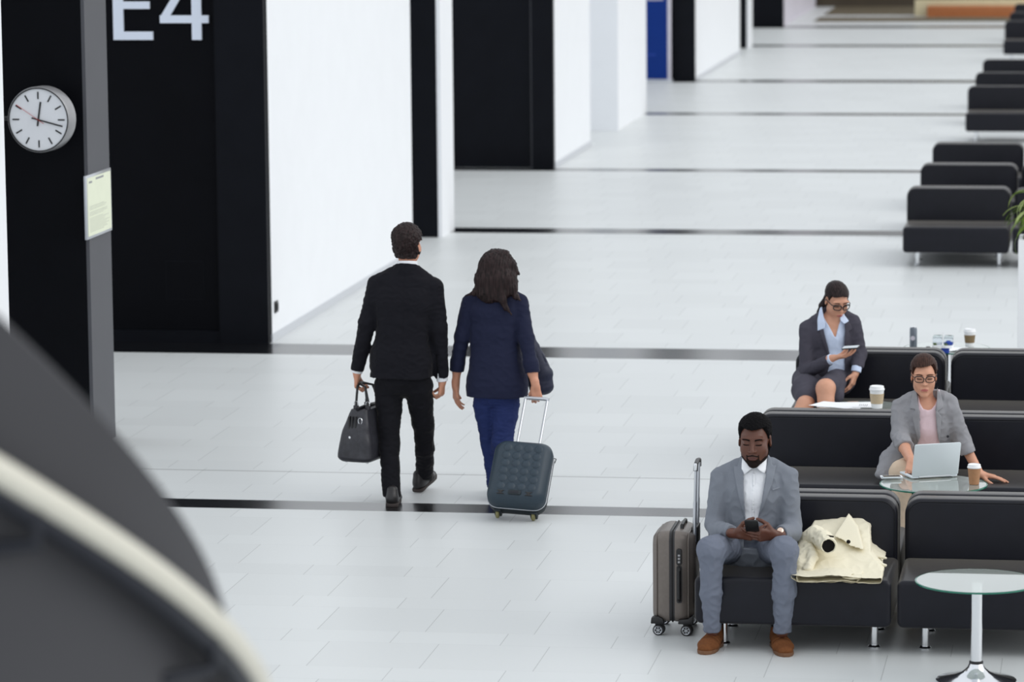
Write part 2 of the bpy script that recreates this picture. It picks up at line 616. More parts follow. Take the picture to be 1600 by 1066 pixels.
G1 = 'black sofas of the nearest waiting area'
XL, XR = -2.17, -1.10
RA, RB, RC = 19.70, 22.60, 25.45
put_sofa(XL, RA, 0, 'black leather sofa in front, the grey suited man and the cream coat on it', G1)
put_sofa(XR, RA, 0, 'black leather sofa behind the front glass table, cut by the right edge', G1)
put_sofa(XL, RA, 1, 'black sofa back to back with the one the grey suited man sits on', G1)
put_sofa(XR, RA, 1, 'black sofa back to back with the one behind the front glass table', G1)
put_sofa(XL, RB, 0, 'black sofa with the woman at the laptop, long empty seat left of her', G1)
put_sofa(XR, RB, 0, 'black sofa to the right of the woman at the laptop, her hand on its seat', G1)
put_sofa(XL, RB, 1, 'black sofa facing away, behind the laptop woman and next to the table with papers', G1)
put_sofa(XR, RB, 1, 'black sofa facing away in the middle row at the right edge', G1)
put_sofa(XL, RC, 0, 'black sofa on which the woman in the dark skirt sits with her phone', G1)
put_sofa(XR, RC, 0, 'empty black sofa right of the woman with the phone, at the right edge', G1)
put_sofa(XL, RC, 1, 'black sofa facing away, in front of the table with the food boxes', G1)
put_sofa(XR, RC, 1, 'black sofa facing away, behind the empty sofa at the right edge', G1)
G2 = 'black sofas of the second waiting area'
put_sofa(-2.05, 37.40, 0, 'black sofa beside the plant, seat and legs in full view, first row of its group', G2)
put_sofa(-2.05, 37.40, 1, 'black sofa facing away right behind the one beside the plant', G2)
put_sofa(-2.05, 40.05, 0, 'second black sofa back behind the plant, middle step of the three backs', G2)
put_sofa(-2.05, 40.05, 1, 'black sofa facing away behind the middle step of the three backs by the plant', G2)
put_sofa(-2.05, 42.75, 0, 'rearmost black sofa back of the group by the plant', G2)
put_sofa(-2.05, 42.75, 1, 'black sofa facing away, last of the group by the plant', G2)
put_sofa(-.98, 37.40, 0, 'black sofa partly hidden behind the plant leaves at the right edge', G2)
put_sofa(-.98, 40.05, 0, 'black sofa above the plant at the right edge, middle row', G2)
put_sofa(-.98, 42.75, 0, 'black sofa above the plant at the right edge, rear row', G2)
G3 = 'black sofas of the third waiting area'
for x, y, w in ((-2.02, 52.3, 'front row, seat and legs in view'), (-2.02, 55.2, 'middle row, only its back in view'), (-2.02, 58.3, 'rear row, only the top of its back in view')):
    put_sofa(x, y, 0, 'black sofa of the third group, ' + w, G3)
G4 = 'black sofas of the farthest waiting area'
for x, y, w in ((-2.02, 69.8, 'front row, its seat in view'), (-2.02, 73.0, 'middle row in the top right corner'), (-2.02, 76.4, 'rear row, topmost in the picture corner')):
    put_sofa(x, y, 0, 'black sofa of the farthest group, ' + w, G4)

# ------------------------------------------------------------------ glass tables
TH = .52


def make_table():
    t = empty('glass_table', (0, 0, 0), 'round glass table', 'table', 'round glass tables')
    top = fin('table_top', lathe([(0, TH - .010), (.306, TH - .010), (.306, TH), (0, TH)], 72, cap=False), M['glass'], t)
    fin('glass_rim', lathe([(.306, TH - .010), (.314, TH - .009), (.314, TH - .001), (.306, TH)], 72, cap=False), M['glass_edge'], top)
    fin('column', lathe([(.030, .095), (.030, TH - .016)], 28), M['chrome'], t)
    fin('top_plate', lathe([(.034, TH - .016), (.06, TH - .0105), (0, TH - .0105)], 28), M['chrome'], t)
    fin('collar', lathe([(.036, .085), (.036, .10), (.031, .104)], 28), M['black_plastic'], t)
    fin('base', lathe([(.205, 0), (.205, .006), (.17, .014), (.11, .028), (.07, .046), (.045, .07), (.036, .09), (0, .09)], 48), M['chrome'], t)
    return t


tab0 = make_table()
TABS = [((-.665, 19.16), 'round empty glass table in front at the right edge, chrome trumpet foot in view'),
        ((-1.02, 22.02), 'round glass table with the open laptop and a brown coffee cup on it'),
        ((-1.60, 24.88), 'round glass table with papers and a white cup, between the two seated women'),
        ((-1.20, 27.86), 'round glass table with food boxes behind the rear sofa row')]
for i, ((x, y), lb) in enumerate(TABS):
    o = tab0 if i == 0 else copy_tree(tab0)
    o.location = (x, y, 0)
    o['label'] = lb


# ------------------------------------------------------------------ cups, papers, laptop
def make_cup(loc, sleeve, body, label, s=1.0):
    t = empty('coffee_cup', loc, label, 'cup', 'takeaway coffee cups')
    fin('cup_body', lathe([(.029 * s, 0), (.031 * s, .002), (.041 * s, .108 * s), (0, .108 * s)], 32), M[body], t)
    fin('lid', lathe([(.0435 * s, .104 * s), (.0445 * s, .110 * s), (.041 * s, .116 * s), (.039 * s, .127 * s), (.034 * s, .129 * s), (.032 * s, .125 * s), (0, .125 * s)], 32), M['white_plastic'], t)
    if sleeve:
        fin('sleeve', lathe([(.0335 * s, .028 * s), (.0395 * s, .085 * s), (.0405 * s, .085 * s), (.0345 * s, .028 * s)], 32, cap=False), M[sleeve], t)
    return t


make_cup((-0.784, 22.011, 0.521), None, 'kraft', 'brown takeaway coffee cup with white lid beside the laptop', .93)
cupw = make_cup((-1.527, 24.872, 0.521), 'beige_sleeve', 'white_plastic', 'white takeaway cup with beige sleeve beside the papers', 1.16)
make_cup((-1.035, 27.93, .5205), 'brown_sleeve', 'white_plastic', 'white takeaway cup with brown printed sleeve beside the food boxes', 1.02)

LAP = Vector((-1.021, 22.196, 0.521))
# laptop, turned and with its lid leaning towards the viewer
t = empty('laptop', LAP, 'open silver laptop on the glass table, back of its lid to the viewer', 'laptop', rz=math.radians(24))
fin('keyboard_base', prism(rrect(-.145, 0, .145, .205, .012), .004, .015, 'Z', .003), M['silver'], t)
fin('keys', box_bm((-.125, .02, .015), (.125, .12, .0158)), M['black_plastic'], t)
mt = Matrix.Translation((0, 0, .016)) @ Matrix.Rotation(math.radians(14), 4, 'X')
lid = fin('screen_lid', prism(rrect(-.145, 0, .145, .205, .012), -.004, .003, 'Y', .002, mtx=mt), M['silver'], t)
fin('display', box_bm((-.137, .003, .01), (.137, .0035, .195), mtx=mt), M['black_plastic'], lid)
fin('hinge', tube([(-.10, 0, .012), (.10, 0, .012)], .006), M['alu'], t)
fin('rubber_feet', box_bm((-.12, .02, 0), (.12, .18, .0045)), M['dark_rubber'], t)

t = empty('smartphone', (-1.271, 22.129, 0.531), 'phone lying on the white notebook left of the laptop', 'phone', rz=.25)
fin('case', prism(rrect(-.056, -.030, .056, .030, .01), 0, .009, 'Z', .003), M['silver'], t)
fin('screen', prism(rrect(-.051, -.026, .051, .026, .006), .009, .0095, 'Z'), M['brown_dark'], t)
t = empty('notebook', (-1.274, 22.180, 0.520), 'thin white notebook under the phone on the laptop table', 'notebook', rz=.2)
fin('pages', box_bm((-.062, -.036, .001), (.062, .036, .009)), M['paper'], t)
fin('cover', box_bm((-.063, -.037, .009), (.063, .037, .0105)), M['paper'], t)


# loose sheets on the middle table
def sheet(name, loc, rz, label, w=.21, d=.297, curl=.0):
    own = bmesh.new()
    bmesh.ops.create_grid(own, x_segments=10, y_segments=10, size=.5)
    for v in own.verts:
        u, w_ = v.co.x, v.co.y
        v.co = Vector((u * w, w_ * d, curl * max(0, u + .1) ** 2 + curl * .6 * max(0, -w_ - .2) ** 2))
    r = bmesh.ops.extrude_face_region(own, geom=list(own.faces))
    for e in r['geom']:
        if isinstance(e, bmesh.types.BMVert):
            e.co.z += .0006
    o = fin(name, own, M['paper'])
    o.location = loc
    o.rotation_euler = (0, 0, rz)
    return o


rr = random.Random(5)
docs = [(1316, 634, 1.35, 0), (1330, 632, 1.75, 0), (1303, 633, 1.15, 0), (1338, 634, 1.55, 0)]
DOCP = [(-1.761, 24.961, 0.521), (-1.713, 25.000, 0.522), (-1.804, 24.969, 0.523), (-1.686, 24.973, 0.524)]
LB = ['white paper sheet at the bottom of the pile on the table', 'white paper sheet in the pile, turned towards the cup', 'white paper sheet at the left of the pile, nearest the crossed knees', 'topmost white printed sheet of the pile beside the white cup']
for p, (_, _, rz, cu), lb in zip(DOCP, docs, LB):
    o = tag(sheet('paper_sheet', p, rz, lb, curl=cu * .8), lb, 'paper', 'loose papers on the middle glass table')
for k in range(5):
    fin('text_line', box_bm((-.05 + .001 * k, -.09 + k * .012, .0008), (.04, -.086 + k * .012, .0012)), M['ink'], o, False)

# things on the rear table
t = empty('drinks_can', (-1.438, 27.734, 0.521), 'slim grey drinks can with a pale round mark on the rear table', 'can')
fin('can_body', lathe([(.022, 0), (.027, .008), (.027, .15), (.022, .162), (0, .162)], 28), mat('grey can print', (112, 120, 130), .35, metal=.3), t)
fin('label_mark', lathe([(0, 0), (.017, 0), (.017, .0012), (0, .0012)], 24, mtx=Matrix.Translation((-.003, -.0268, .085)) @ Matrix.Rotation(math.pi / 2, 4, 'X')), M['lavender'], t)
fin('lid', lathe([(.021, .162), (.021, .166), (0, .166)], 24), M['chrome'], t)
for i, (px_, lb) in enumerate((((-1.263, 27.785, 0.521), 'clear plastic food box with white food, left of the two on the rear table'), ((-1.183, 27.775, 0.521), 'clear plastic food box, right of the two on the rear table'))):
    t = empty('food_box', px_, lb, 'box', 'clear food boxes on the rear table')
    fin('tray', prism(rrect(-.036, -.05, .036, .05, .012), 0, .03, 'Z', .004), M['white_plastic'], t)
    fin('clear_cover', prism(rrect(-.035, -.048, .035, .048, .012), .031, .098, 'Z', .012, 3), M['clear_plastic'], t)
    fin('food', lathe([(0, .031), (.028, .033), (.026, .05), (.012, .062), (0, .064)], 16), M['paper'] if i == 0 else M['blue_soft'], t)
    fin('dark_food', lathe([(0, .033), (.012, .033), (.011, .045), (0, .047)], 12, mtx=Matrix.Translation((-.018, -.03, 0))), M['leaf'], t)
t = empty('paper_napkin', (-1.111, 27.726, 0.521), 'crumpled white napkin under the cup on the rear table', 'napkin', rz=.2)
own = bmesh.new()
bmesh.ops.create_grid(own, x_segments=14, y_segments=14, size=.085)
for v in own.verts:
    v.co.z = .006 + .007 * noise.noise(v.co * 22)
r = bmesh.ops.extrude_face_region(own, geom=list(own.faces))
for e in r['geom']:
    if isinstance(e, bmesh.types.BMVert):
        e.co.z += .001
fin('napkin_fold', own, M['paper'], t)
t = empty('blue_pouch', (-1.187, 27.548, 0.521), 'small royal blue pouch at the front edge of the rear table', 'pouch')
fin('pouch_body', prism(rrect(-.04, -.02, .02, .02, .015), 0, .03, 'Z', .008, 3), M['blue_soft'], t)
fin('flap', prism(rrect(-.042, -.022, .022, .022, .015), .03, .034, 'Z', .002), M['blue_banner'], t)
t = empty('black_cap', (-1.331, 27.744, 0.521), 'tiny black bottle cap left of the food boxes', 'cap')
fin('cap_body', lathe([(.016, 0), (.017, .016), (.014, .02), (0, .02)], 20), M['black_plastic'], t)

# ------------------------------------------------------------------ plant in a tall white pot
t = empty('potted_plant', (-.50, 30.1, 0), 'green arching leaves in a tall white planter at the right edge', 'plant')
fin('planter', box_bm((-.235, -.22, 0), (.22, .22, 1.10), .012), M['white_plastic'], t)
fin('soil', box_bm((-.20, -.19, 1.08), (.19, .19, 1.108)), M['brown_dark'], t)


def leaf(base, az, length, lift, droop, w):
    own = bmesh.new()
    d = Vector((math.cos(az), math.sin(az), 0))
    s = Vector((-math.sin(az), math.cos(az), 0))
    p = Vector(base)
    el = lift
    N_ = 9
    rows = []
    for i in range(N_ + 1):
        u = i / N_
        ww = w * math.sin(math.pi * min(1, .12 + u * .88)) ** .8
        c = p.copy()
        rows.append([own.verts.new(c + s * ww + Vector((0, 0, .012 * w / .03))), own.verts.new(c), own.verts.new(c - s * ww + Vector((0, 0, .012 * w / .03)))])
        p = p + (d * math.cos(el) + Vector((0, 0, 1)) * math.sin(el)) * length / N_
        el -= droop / N_
    for A, B in zip(rows, rows[1:]):
        for k in range(2):
            own.faces.new((A[k], A[k + 1], B[k + 1], B[k]))
    r = bmesh.ops.extrude_face_region(own, geom=list(own.faces))
    for e in r['geom']:
        if isinstance(e, bmesh.types.BMVert):
            e.co.z -= .0015
    return own


rr = random.Random(11)
stem = None
for k in range(6):
    a = rr.uniform(0, 6.28)
    stem = tube([(.06 * math.cos(a), .06 * math.sin(a), 1.10), (.03 * math.cos(a), .03 * math.sin(a), 1.25), (.05 * math.cos(a + 1), .05 * math.sin(a + 1), 1.42)], .008, 8, bm=stem)
fin('stem', stem, M['leaf'], t)
for k in range(46):
    az = math.pi + rr.uniform(-1.5, 1.5) if k < 34 else rr.uniform(0, 6.28)
    z = rr.uniform(1.14, 1.42)
    lf = leaf((.05 * math.cos(az), .05 * math.sin(az), z), az, rr.uniform(.22, .42), rr.uniform(.35, 1.1), rr.uniform(1.6, 2.9), rr.uniform(.018, .030))
    fin('leaf', lf, M['leaf_light'] if rr.random() < .3 else M['leaf'], t)
# ------------------------------------------------------------------ sculpting toolkit (distance fields -> smooth meshes)
F32 = np.float32


def A3(p):
    return np.array(p, dtype=np.float64)


class Sculpt:
    def __init__(self):
        self.items = []

    def _add(self, f, lo, hi, k, op='u'):
        self.items.append((f, np.array(lo), np.array(hi), k, op))
        return self

    def cap(self, a, b, ra, rb, k=.012, op='u'):
        a, b = A3(a), A3(b)
        r = max(ra, rb)

        def f(X, Y, Z):
            ba = b - a
            L = float(ba @ ba) + 1e-12
            px, py, pz = X - a[0], Y - a[1], Z - a[2]
            t = np.clip((px * ba[0] + py * ba[1] + pz * ba[2]) / L, 0, 1)
            dx, dy, dz = px - t * ba[0], py - t * ba[1], pz - t * ba[2]
            return np.sqrt(dx * dx + dy * dy + dz * dz) - (ra + (rb - ra) * t)
        return self._add(f, np.minimum(a, b) - r, np.maximum(a, b) + r, k, op)

    def chain(self, pts, rs, k=.012, op='u'):
        for i in range(len(pts) - 1):
            self.cap(pts[i], pts[i + 1], rs[i], rs[i + 1], k, op)
        return self

    def ell(self, c, r, k=.012, op='u', R=None):
        c, r = A3(c), A3(r)
        Rm = None if R is None else np.array(R)

        def f(X, Y, Z):
            px, py, pz = X - c[0], Y - c[1], Z - c[2]
            if Rm is not None:          # columns of Rm are the local axes
                qx = px * Rm[0, 0] + py * Rm[1, 0] + pz * Rm[2, 0]
                qy = px * Rm[0, 1] + py * Rm[1, 1] + pz * Rm[2, 1]
                qz = px * Rm[0, 2] + py * Rm[1, 2] + pz * Rm[2, 2]
                px, py, pz = qx, qy, qz
            k0 = np.sqrt((px / r[0]) ** 2 + (py / r[1]) ** 2 + (pz / r[2]) ** 2)
            k1 = np.sqrt((px / r[0] ** 2) ** 2 + (py / r[1] ** 2) ** 2 + (pz / r[2] ** 2) ** 2) + 1e-9
            return k0 * (k0 - 1) / k1
        m = r.max()
        return self._add(f, c - m, c + m, k, op)

    def loft(self, secs, side=(1, 0, 0), k=.012, op='u', pw=2.0):
        """secs: list of (centre, r_side, r_front[, exponent]); elliptic sections along a spine"""
        sd = A3(side)
        for (c0, a0, b0), (c1, a1, b1) in zip(secs, secs[1:]):
            c0, c1 = A3(c0), A3(c1)
            ax = c1 - c0
            L = float(np.linalg.norm(ax))
            ax = ax / L
            s = sd - ax * float(sd @ ax)
            s /= np.linalg.norm(s)
            nn = np.cross(ax, s)

            def f(X, Y, Z, c0=c0, ax=ax, s=s, nn=nn, L=L, a0=a0, b0=b0, a1=a1, b1=b1):
                px, py, pz = X - c0[0], Y - c0[1], Z - c0[2]
                u = px * ax[0] + py * ax[1] + pz * ax[2]
                t = np.clip(u / L, 0, 1)
                e = u - t * L
                vs = px * s[0] + py * s[1] + pz * s[2]
                vn = px * nn[0] + py * nn[1] + pz * nn[2]
                ra, rb = a0 + (a1 - a0) * t, b0 + (b1 - b0) * t
                m = np.minimum(ra, rb)
                if pw == 2.0:
                    q = np.sqrt((vs / ra) ** 2 + (vn / rb) ** 2 + (e / m) ** 2)
                else:
                    q = (np.abs(vs / ra) ** pw + np.abs(vn / rb) ** pw + np.abs(e / m) ** pw) ** (1 / pw)
                return (q - 1) * m
            r = max(a0, b0, a1, b1)
            self._add(f, np.minimum(c0, c1) - r, np.maximum(c0, c1) + r, k, op)
        return self

    def plane(self, p, nrm, lo=None, hi=None):
        """cut away everything on the side nrm points to (inside an optional box)"""
        p, q = A3(p), A3(nrm)
        q = q / np.linalg.norm(q)

        def f(X, Y, Z):
            return -((X - p[0]) * q[0] + (Y - p[1]) * q[1] + (Z - p[2]) * q[2])
        self.items.append((f, None if lo is None else np.array(lo), None if hi is None else np.array(hi), 0, 'cut'))
        return self

    def bounds(self):
        lo = np.min([i[1] for i in self.items if i[4] == 'u'], axis=0)
        hi = np.max([i[2] for i in self.items if i[4] == 'u'], axis=0)
        return lo, hi

    def grid(self, vox, lo=None, hi=None, pad=.03):
        l0, h0 = self.bounds()
        lo = l0 - pad if lo is None else np.array(lo)
        hi = h0 + pad if hi is None else np.array(hi)
        g = Grid(lo, hi, vox)
        self.into(g)
        return g

    def into(self, g):
        for f, lo, hi, k, op in self.items:
            m = .03 + k
            if lo is None:
                sl = (slice(None),) * 3
            else:
                i0 = np.maximum(0, np.floor((lo - m - g.lo) / g.v).astype(int))
                i1 = np.minimum(g.n, np.ceil((hi + m - g.lo) / g.v).astype(int) + 1)
                if np.any(i1 <= i0):
                    continue
                sl = tuple(slice(a, b) for a, b in zip(i0, i1))
            d = f(g.X[sl[0]], g.Y[:, sl[1]], g.Z[:, :, sl[2]]).astype(F32)
            D = g.D[sl]
            if op == 'u':
                g.D[sl] = smin(D, d, k)
            elif op == 's':
                g.D[sl] = -smin(-D, d, k)
            elif op == 'cut':
                g.D[sl] = np.maximum(D, -d)


def smin(a, b, k):
    if k <= 0:
        return np.minimum(a, b)
    h = np.maximum(k - np.abs(a - b), 0) / k
    return np.minimum(a, b) - h * h * (k * .25)


class Grid:
    def __init__(self, lo, hi, v):
        self.lo = np.array(lo, float)
        self.v = v
        self.n = np.maximum(4, np.ceil((np.array(hi) - self.lo) / v).astype(int) + 1)
        self.X = (self.lo[0] + v * np.arange(self.n[0])).astype(F32)[:, None, None]
        self.Y = (self.lo[1] + v * np.arange(self.n[1])).astype(F32)[None, :, None]
        self.Z = (self.lo[2] + v * np.arange(self.n[2])).astype(F32)[None, None, :]
        self.D = np.full(self.n, .25, F32)

    def like(self, D):
        g = Grid.__new__(Grid)
        g.__dict__.update(self.__dict__)
        g.D = D
        return g

    def crop_eval(self, fn):
        return fn(self.X, self.Y, self.Z)

    def poly(self, pts, plane='xz'):
        """signed distance (negative inside) to a polygon drawn in a coordinate plane, broadcast to the grid"""
        if plane == 'xz':
            U, V = self.X[:, 0, 0][:, None], self.Z[0, 0, :][None, :]
        elif plane == 'yz':
            U, V = self.Y[0, :, 0][:, None], self.Z[0, 0, :][None, :]
        else:
            U, V = self.X[:, 0, 0][:, None], self.Y[0, :, 0][None, :]
        d = np.full((U.shape[0], V.shape[1]), 1e9, F32)
        ins = np.zeros(d.shape, bool)
        n_ = len(pts)
        for i in range(n_):
            (x0, y0), (x1, y1) = pts[i], pts[(i + 1) % n_]
            ex, ey = x1 - x0, y1 - y0
            t = np.clip(((U - x0) * ex + (V - y0) * ey) / (ex * ex + ey * ey + 1e-12), 0, 1)
            d = np.minimum(d, (U - x0 - t * ex) ** 2 + (V - y0 - t * ey) ** 2)
            c = ((y0 > V) != (y1 > V)) & (U < (x1 - x0) * (V - y0) / (y1 - y0 + 1e-12) + x0)
            ins ^= c
        d = np.sqrt(d)
        d = np.where(ins, -d, d).astype(F32)
        return d[:, None, :] if plane == 'xz' else (d[None, :, :] if plane == 'yz' else d[:, :, None])


def nets(D, lo, v):
    """naive surface nets; returns verts, quads"""
    S = D < 0
    n_ = D.shape
    c = S[:-1, :-1, :-1].astype(np.int8)
    cnt = c.copy()
    corners = [(i, j, k) for i in (0, 1) for j in (0, 1) for k in (0, 1)]
    for (i, j, k) in corners[1:]:
        cnt += S[i:n_[0] - 1 + i, j:n_[1] - 1 + j, k:n_[2] - 1 + k]
    act = (cnt > 0) & (cnt < 8)
    idx = np.argwhere(act)
    if len(idx) == 0:
        return np.zeros((0, 3)), np.zeros((0, 4), int)
    ident = np.full(act.shape, -1, np.int64)
    ident[act] = np.arange(len(idx))
    acc = np.zeros((len(idx), 3))
    num = np.zeros(len(idx))
    vals = {cn: D[idx[:, 0] + cn[0], idx[:, 1] + cn[1], idx[:, 2] + cn[2]].astype(float) for cn in corners}
    for ca in corners:
        for ax in range(3):
            if ca[ax] == 0:
                cb = list(ca)
                cb[ax] = 1
                cb = tuple(cb)
                a, b = vals[ca], vals[cb]
                m = (a < 0) != (b < 0)
                t = a[m] / (a[m] - b[m])
                p = np.zeros((m.sum(), 3)) + np.array(ca, float)
                p[:, ax] += t
                acc[m] += p
                num[m] += 1
    V = (idx + acc / num[:, None]) * v + lo
    Q = []
    for ax in range(3):
        sl0 = [slice(None)] * 3
        sl1 = [slice(None)] * 3
        sl0[ax] = slice(0, -1)
        sl1[ax] = slice(1, None)
        a, b = S[tuple(sl0)], S[tuple(sl1)]
        e = np.argwhere(a != b)
        o1, o2 = [(1, 2), (2, 0), (0, 1)][ax]
        ok = (e[:, o1] > 0) & (e[:, o2] > 0) & (e[:, o1] < n_[o1] - 1) & (e[:, o2] < n_[o2] - 1)
        e = e[ok]
        ins = a[e[:, 0], e[:, 1], e[:, 2]]

        def at(d1, d2):
            q = e.copy()
            q[:, o1] -= d1
            q[:, o2] -= d2
            return ident[q[:, 0], q[:, 1], q[:, 2]]
        q = np.stack([at(1, 1), at(0, 1), at(0, 0), at(1, 0)], 1)
        q[~ins] = q[~ins][:, ::-1]
        Q.append(q)
    return V, np.concatenate(Q)


def to_mesh(name, g, m, parent, D=None, fold=None, relax=1, hook=None):
    """grid -> smooth mesh child of parent (vertices relative to the parent)"""
    D = g.D if D is None else D
    V, Q = nets(np.broadcast_to(D, tuple(g.n)), g.lo, g.v)
    Q = Q[(Q >= 0).all(1)]
    for _ in range(relax):
        acc = np.zeros_like(V)
        num = np.zeros(len(V))
        for a, b in ((0, 1), (1, 2), (2, 3), (3, 0)):
            np.add.at(acc, Q[:, a], V[Q[:, b]])
            np.add.at(acc, Q[:, b], V[Q[:, a]])
            np.add.at(num, Q[:, a], 1)
            np.add.at(num, Q[:, b], 1)
        V = V * .5 + acc / np.maximum(num, 1)[:, None] * .5
    off = np.array(parent.location) if parent else np.zeros(3)
    me = bpy.data.meshes.new(name)
    me.vertices.add(len(V))
    me.loops.add(len(Q) * 4)
    me.polygons.add(len(Q))
    me.polygons.foreach_set('loop_start', np.arange(len(Q)) * 4)
    me.loops.foreach_set('vertex_index', Q.ravel().astype(np.int32))
    me.vertices.foreach_set('co', (V - off).ravel())
    me.update(calc_edges=True)
    if fold:
        nr = np.zeros(len(V) * 3)
        me.vertices.foreach_get('normal', nr)
        nr = nr.reshape(-1, 3)
        d = np.array([fold(Vector(p)) for p in V])
        me.vertices.foreach_set('co', (V + nr * d[:, None] - off).ravel())
        me.update()
    if hook:
        hook(me, V)
    return link(name, me, m, parent)


def folds(amp, sx=9, sy=9, sz=14, amp2=None, seed=0.):
    """soft cloth folds; larger amplitude low frequency plus a finer crease"""
    def f(p):
        q = Vector((p.x * sx + seed, p.y * sy - seed, p.z * sz + seed * .7))
        a = noise.noise(q)
        b = 1 - abs(noise.noise(q * 2.1 + Vector((3.1, 1.7, 9.2))))
        return amp * a + (amp2 or amp * .5) * (b - .75)
    return f


def frame_from(fwd, upv=(0, 0, 1)):
    """local axes (x right, y forward, z up) as columns"""
    f = A3(fwd)
    f /= np.linalg.norm(f)
    u = A3(upv)
    x = np.cross(f, u)
    x /= np.linalg.norm(x)
    z = np.cross(x, f)
    return np.stack([x, f, z], 1)


class Head:
    """a head in its own axes: x to its right, y out of the face, z up"""

    def __init__(self, c, R, s=1.0, female=False):
        self.c, self.R, self.s, self.fem = A3(c), R, s, female

    def P(self, x, y, z):
        return self.c + self.R @ (np.array([x, y, z]) * self.s)

    def local(self, g):
        px, py, pz = g.X - self.c[0], g.Y - self.c[1], g.Z - self.c[2]
        R = self.R
        return ((px * R[0, i] + py * R[1, i] + pz * R[2, i]) / self.s for i in range(3))

    def build(self, S, closed=True):
        s, R, P = self.s, self.R, self.P
        w = .94 if self.fem else 1.0

        def ell(c, r, k, op='u'):
            S.ell(P(*c), np.array(r) * s, k * s, op, R)

        def cap(a, b, ra, rb, k, op='u'):
            S.cap(P(*a), P(*b), ra * s, rb * s, k * s, op)
        ell((0, -.012, .034), (.074 * w, .094, .086), .01)
        ell((0, .030, -.020), (.063 * w, .066, .092), .03)
        ell((0, .040, -.070), (.048 * w, .050, .052), .03)
        for sg in (-1, 1):
            ell((sg * .046 * w, .012, -.062), (.018, .030, .028), .03)       # jaw corner
            ell((sg * .040 * w, .062, -.030), (.024, .022, .026), .03)       # cheek
            ell((sg * .034, .081, .030), (.030, .012, .011), .016)           # brow ridge
        ell((0, .076, -.108), (.020 * w, .017, .016), .025)                  # chin
        for sg in (-1, 1):
            ell((sg * .032, .105, .009), (.019, .018, .012), .014, 's')      # eye socket
            ell((sg * .032, .080, .008), (.0155, .0135, .0125), .004)        # lid over the eyeball
            if closed:
                cap((sg * .019, .0915, .002), (sg * .045, .087, .001), .0025, .002, .003)   # lash line
        cap((0, .088, .016), (0, .110, -.026), .0075, .0115, .010)           # nose
        ell((0, .113, -.031), (.012, .011, .0095), .006)
        for sg in (-1, 1):
            ell((sg * .0135 * w, .100, -.033), (.0080, .010, .0075), .006)
            ell((sg * .0065, .109, -.042), (.0032, .006, .004), .002, 's')
        lp = .0060 if self.fem else .0066
        cap((-.018, .0925, -.064), (.018, .0925, -.064), lp, lp, .008)
        cap((-.008, .0955, -.0625), (.008, .0955, -.0625), lp, lp, .008)
        cap((-.014, .0930, -.076), (.014, .0930, -.076), lp * 1.15, lp * 1.15, .008)
        cap((-.023, .099, -.0700), (0, .1055, -.0700), .0022, .0024, .004, 's')
        cap((.023, .099, -.0700), (0, .1055, -.0700), .0022, .0024, .004, 's')
        for sg in (-1, 1):
            ce = P(sg * .077 * w, -.008, -.004)
            ra = R @ np.array(Matrix.Rotation(sg * -.35, 3, 'Z') @ Matrix.Rotation(.18, 3, 'X'))
            S.ell(ce, np.array((.0085, .019, .032)) * s, .006 * s, 'u', ra)
            S.ell(P(sg * .084 * w, -.002, .000), np.array((.006, .009, .017)) * s, .004 * s, 's', ra)
        return self

    def lips(self, g, Dh):
        x, y, z = self.local(g)
        e = (x / .024) ** 2 + ((z + .0700) / (.0100 - .08 * np.abs(x))) ** 2
        msk = (np.sqrt(e) - 1) * .010
        d = np.maximum(np.maximum(msk, np.abs(Dh - .0002) - .0013), .06 - y)
        return d * 1.0

    def brows(self, g, Dh, th=.0045):
        x, y, z = self.local(g)
        ax = np.abs(x)
        zc = .0235 + .006 * np.sin(np.clip((ax - .014) / .04, 0, 1) * 2.2)
        msk = np.maximum(np.abs(z - zc) - th * (1.15 - ax * 10), np.maximum(.013 - ax, ax - .052))
        return np.maximum(np.maximum(msk, np.abs(Dh - .001) - .0022), .04 - y)

    def lashes(self, g, Dh):
        x, y, z = self.local(g)
        ax = np.abs(x)
        zc = .0025 + 9 * (ax - .032) ** 2 - .004
        msk = np.maximum(np.abs(z - zc) - .0026, np.maximum(.0165 - ax, ax - .048))
        return np.maximum(np.maximum(msk, np.abs(Dh - .0008) - .0022), .04 - y)


